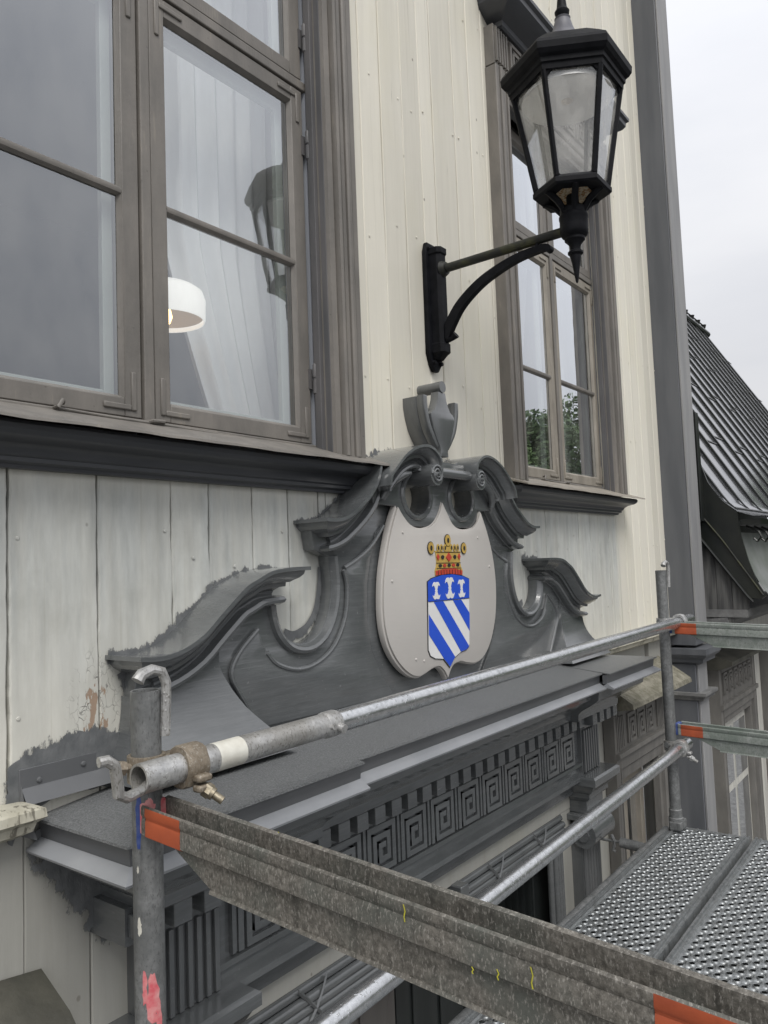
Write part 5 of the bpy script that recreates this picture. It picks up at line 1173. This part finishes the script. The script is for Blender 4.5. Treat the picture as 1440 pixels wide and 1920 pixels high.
# wing windows: casings, friezes, hoods
for i, x0 in enumerate((5.50, 7.05, 8.6)):
    x1 = x0 + 1.05; q = G()
    q.loft([[(x1 - a, -.012 - d * 1.3, z) for a, d in pfw] for z in (-3.6, -.78)]); q.loft([[(x0 + a, -.012 - d * 1.3, z) for a, d in pfw] for z in (-3.6, -.78)])
    ww = q.build('window', M_greyframe, wing, ang=25)
    G().box(x0 + .006, x1 - .006, -.075, .0, -1.02, -.78).build('frieze', M_greyframe, ww)
    for k in range(6): link('meander', km2, ww, (x0 + .12 + k * .14, -.0752, -.96))
    xcornice([(0, -1.02), (.09, -1.02), (.09, -1.05), (.07, -1.06), (.065, -1.12), (.05, -1.13), (.05, -1.17), (0, -1.17)], x0 + .004, x1 - .004, y0=-.012, miter=(False, False)).build('architrave', M_greyframe, ww, ang=28)
    G().loft([[(x, .0, -.66), (x, -.19, -.72), (x, -.19, -.745), (x, -.10, -.78), (x, 0, -.79)] for x in (x0 - .07, x1 + .07)]).build('hood_board', M_hoodbrown, ww, smooth=False)
    q = G(); xm = (x0 + x1) / 2; q.box(x0 + .11, x1 - .11, -.005, .05, -1.24, -1.17); q.box(x0 + .11, x0 + .16, -.005, .05, -3.6, -1.24); q.box(x1 - .16, x1 - .11, -.005, .05, -3.6, -1.24); q.box(xm - .03, xm + .03, -.005, .05, -3.6, -1.24); q.box(x0 + .16, xm - .03, -.004, .05, -1.68, -1.63); q.box(xm + .03, x1 - .16, -.004, .05, -1.68, -1.63)
    q.build('casement', M_frame_old, ww, smooth=False, bevel=.003)
    for a, b in ((x0 + .16, xm - .03), (xm + .03, x1 - .16)):
        for c_, d_ in ((-3.6, -1.68), (-1.63, -1.24)): G().add([(a, -.02, c_), (b, -.02, c_), (b, -.02, d_), (a, -.02, d_)], [(0, 1, 2, 3)]).build('pane', M_glass, ww, smooth=False)

# ================================================================== trees across the street (mirrored in the panes)
def tree_meshes(seed, mat):
    r7 = random.Random(seed); tr = G(); H = 9.0
    tr.tube([(0, 0, 0), (.05, .03, 2), (-.08, .05, 4.5), (.05, 0, 7.5)], [.28, .22, .15, .05], 10)
    cl = []
    for i in range(34):
        a = r7.uniform(0, 6.28); h = r7.uniform(2.2, 9.2); rad = 2.6 * math.sin(math.pi * min(1, (h - 1.2) / 8.6)) ** .7 * r7.uniform(.35, 1.0); p = Vector((rad * math.cos(a), rad * math.sin(a), h)); cl.append((p, r7.uniform(.7, 1.3)))
        if i < 12: tr.tube([(0, 0, max(1.8, h - 2)), tuple((p + Vector((0, 0, h - 1))) / 2), tuple(p)], [.08, .05, .015], 6)
    lf = G()
    for p, rd in cl:
        for k in range(1000):
            d = Vector((r7.gauss(0, 1), r7.gauss(0, 1), r7.gauss(0, .8))).normalized() * rd * r7.uniform(.35, 1.0) ** .5; c = p + d; s_ = r7.uniform(.05, .11)
            u = Vector((r7.gauss(0, 1), r7.gauss(0, 1), r7.gauss(0, 1))).normalized(); v = u.orthogonal().normalized()
            lf.add([c - u * s_, c + v * s_ * .6, c + u * s_, c - v * s_ * .6], [(0, 1, 2, 3)])
    a = tr.mesh('trunk'); a.materials.append(M_bark)
    b = bpy.data.meshes.new('crown'); b.from_pydata(lf.v, [], lf.f); b.materials.append(mat); return a, b
tms_ = [tree_meshes(1, M_leafs[0]), tree_meshes(2, M_leafs[1])]
r8 = random.Random(31)
for i in range(24):
    az = R_(4 - i * 3.4); d = r8.uniform(27, 36); sc = (r8.uniform(1.04, 1.15) if i < 12 else r8.uniform(.66, .78)) * d / 31; x, y = d * math.cos(az), -1.5 + d * math.sin(az)
    t = thing('street_tree', (x, y, -4.6), 'leafy green tree of the row mirrored in the lower window panes', 'tree', 'trees across the street')
    ma, mb = tms_[i % 2]
    for nm, me in (('trunk', ma), ('crown', mb)):
        o = bpy.data.objects.new(nm, me); COL.objects.link(o); o.parent = t
    t.scale = (sc, sc, sc); t.rotation_euler = (0, 0, r8.uniform(0, 6.28))
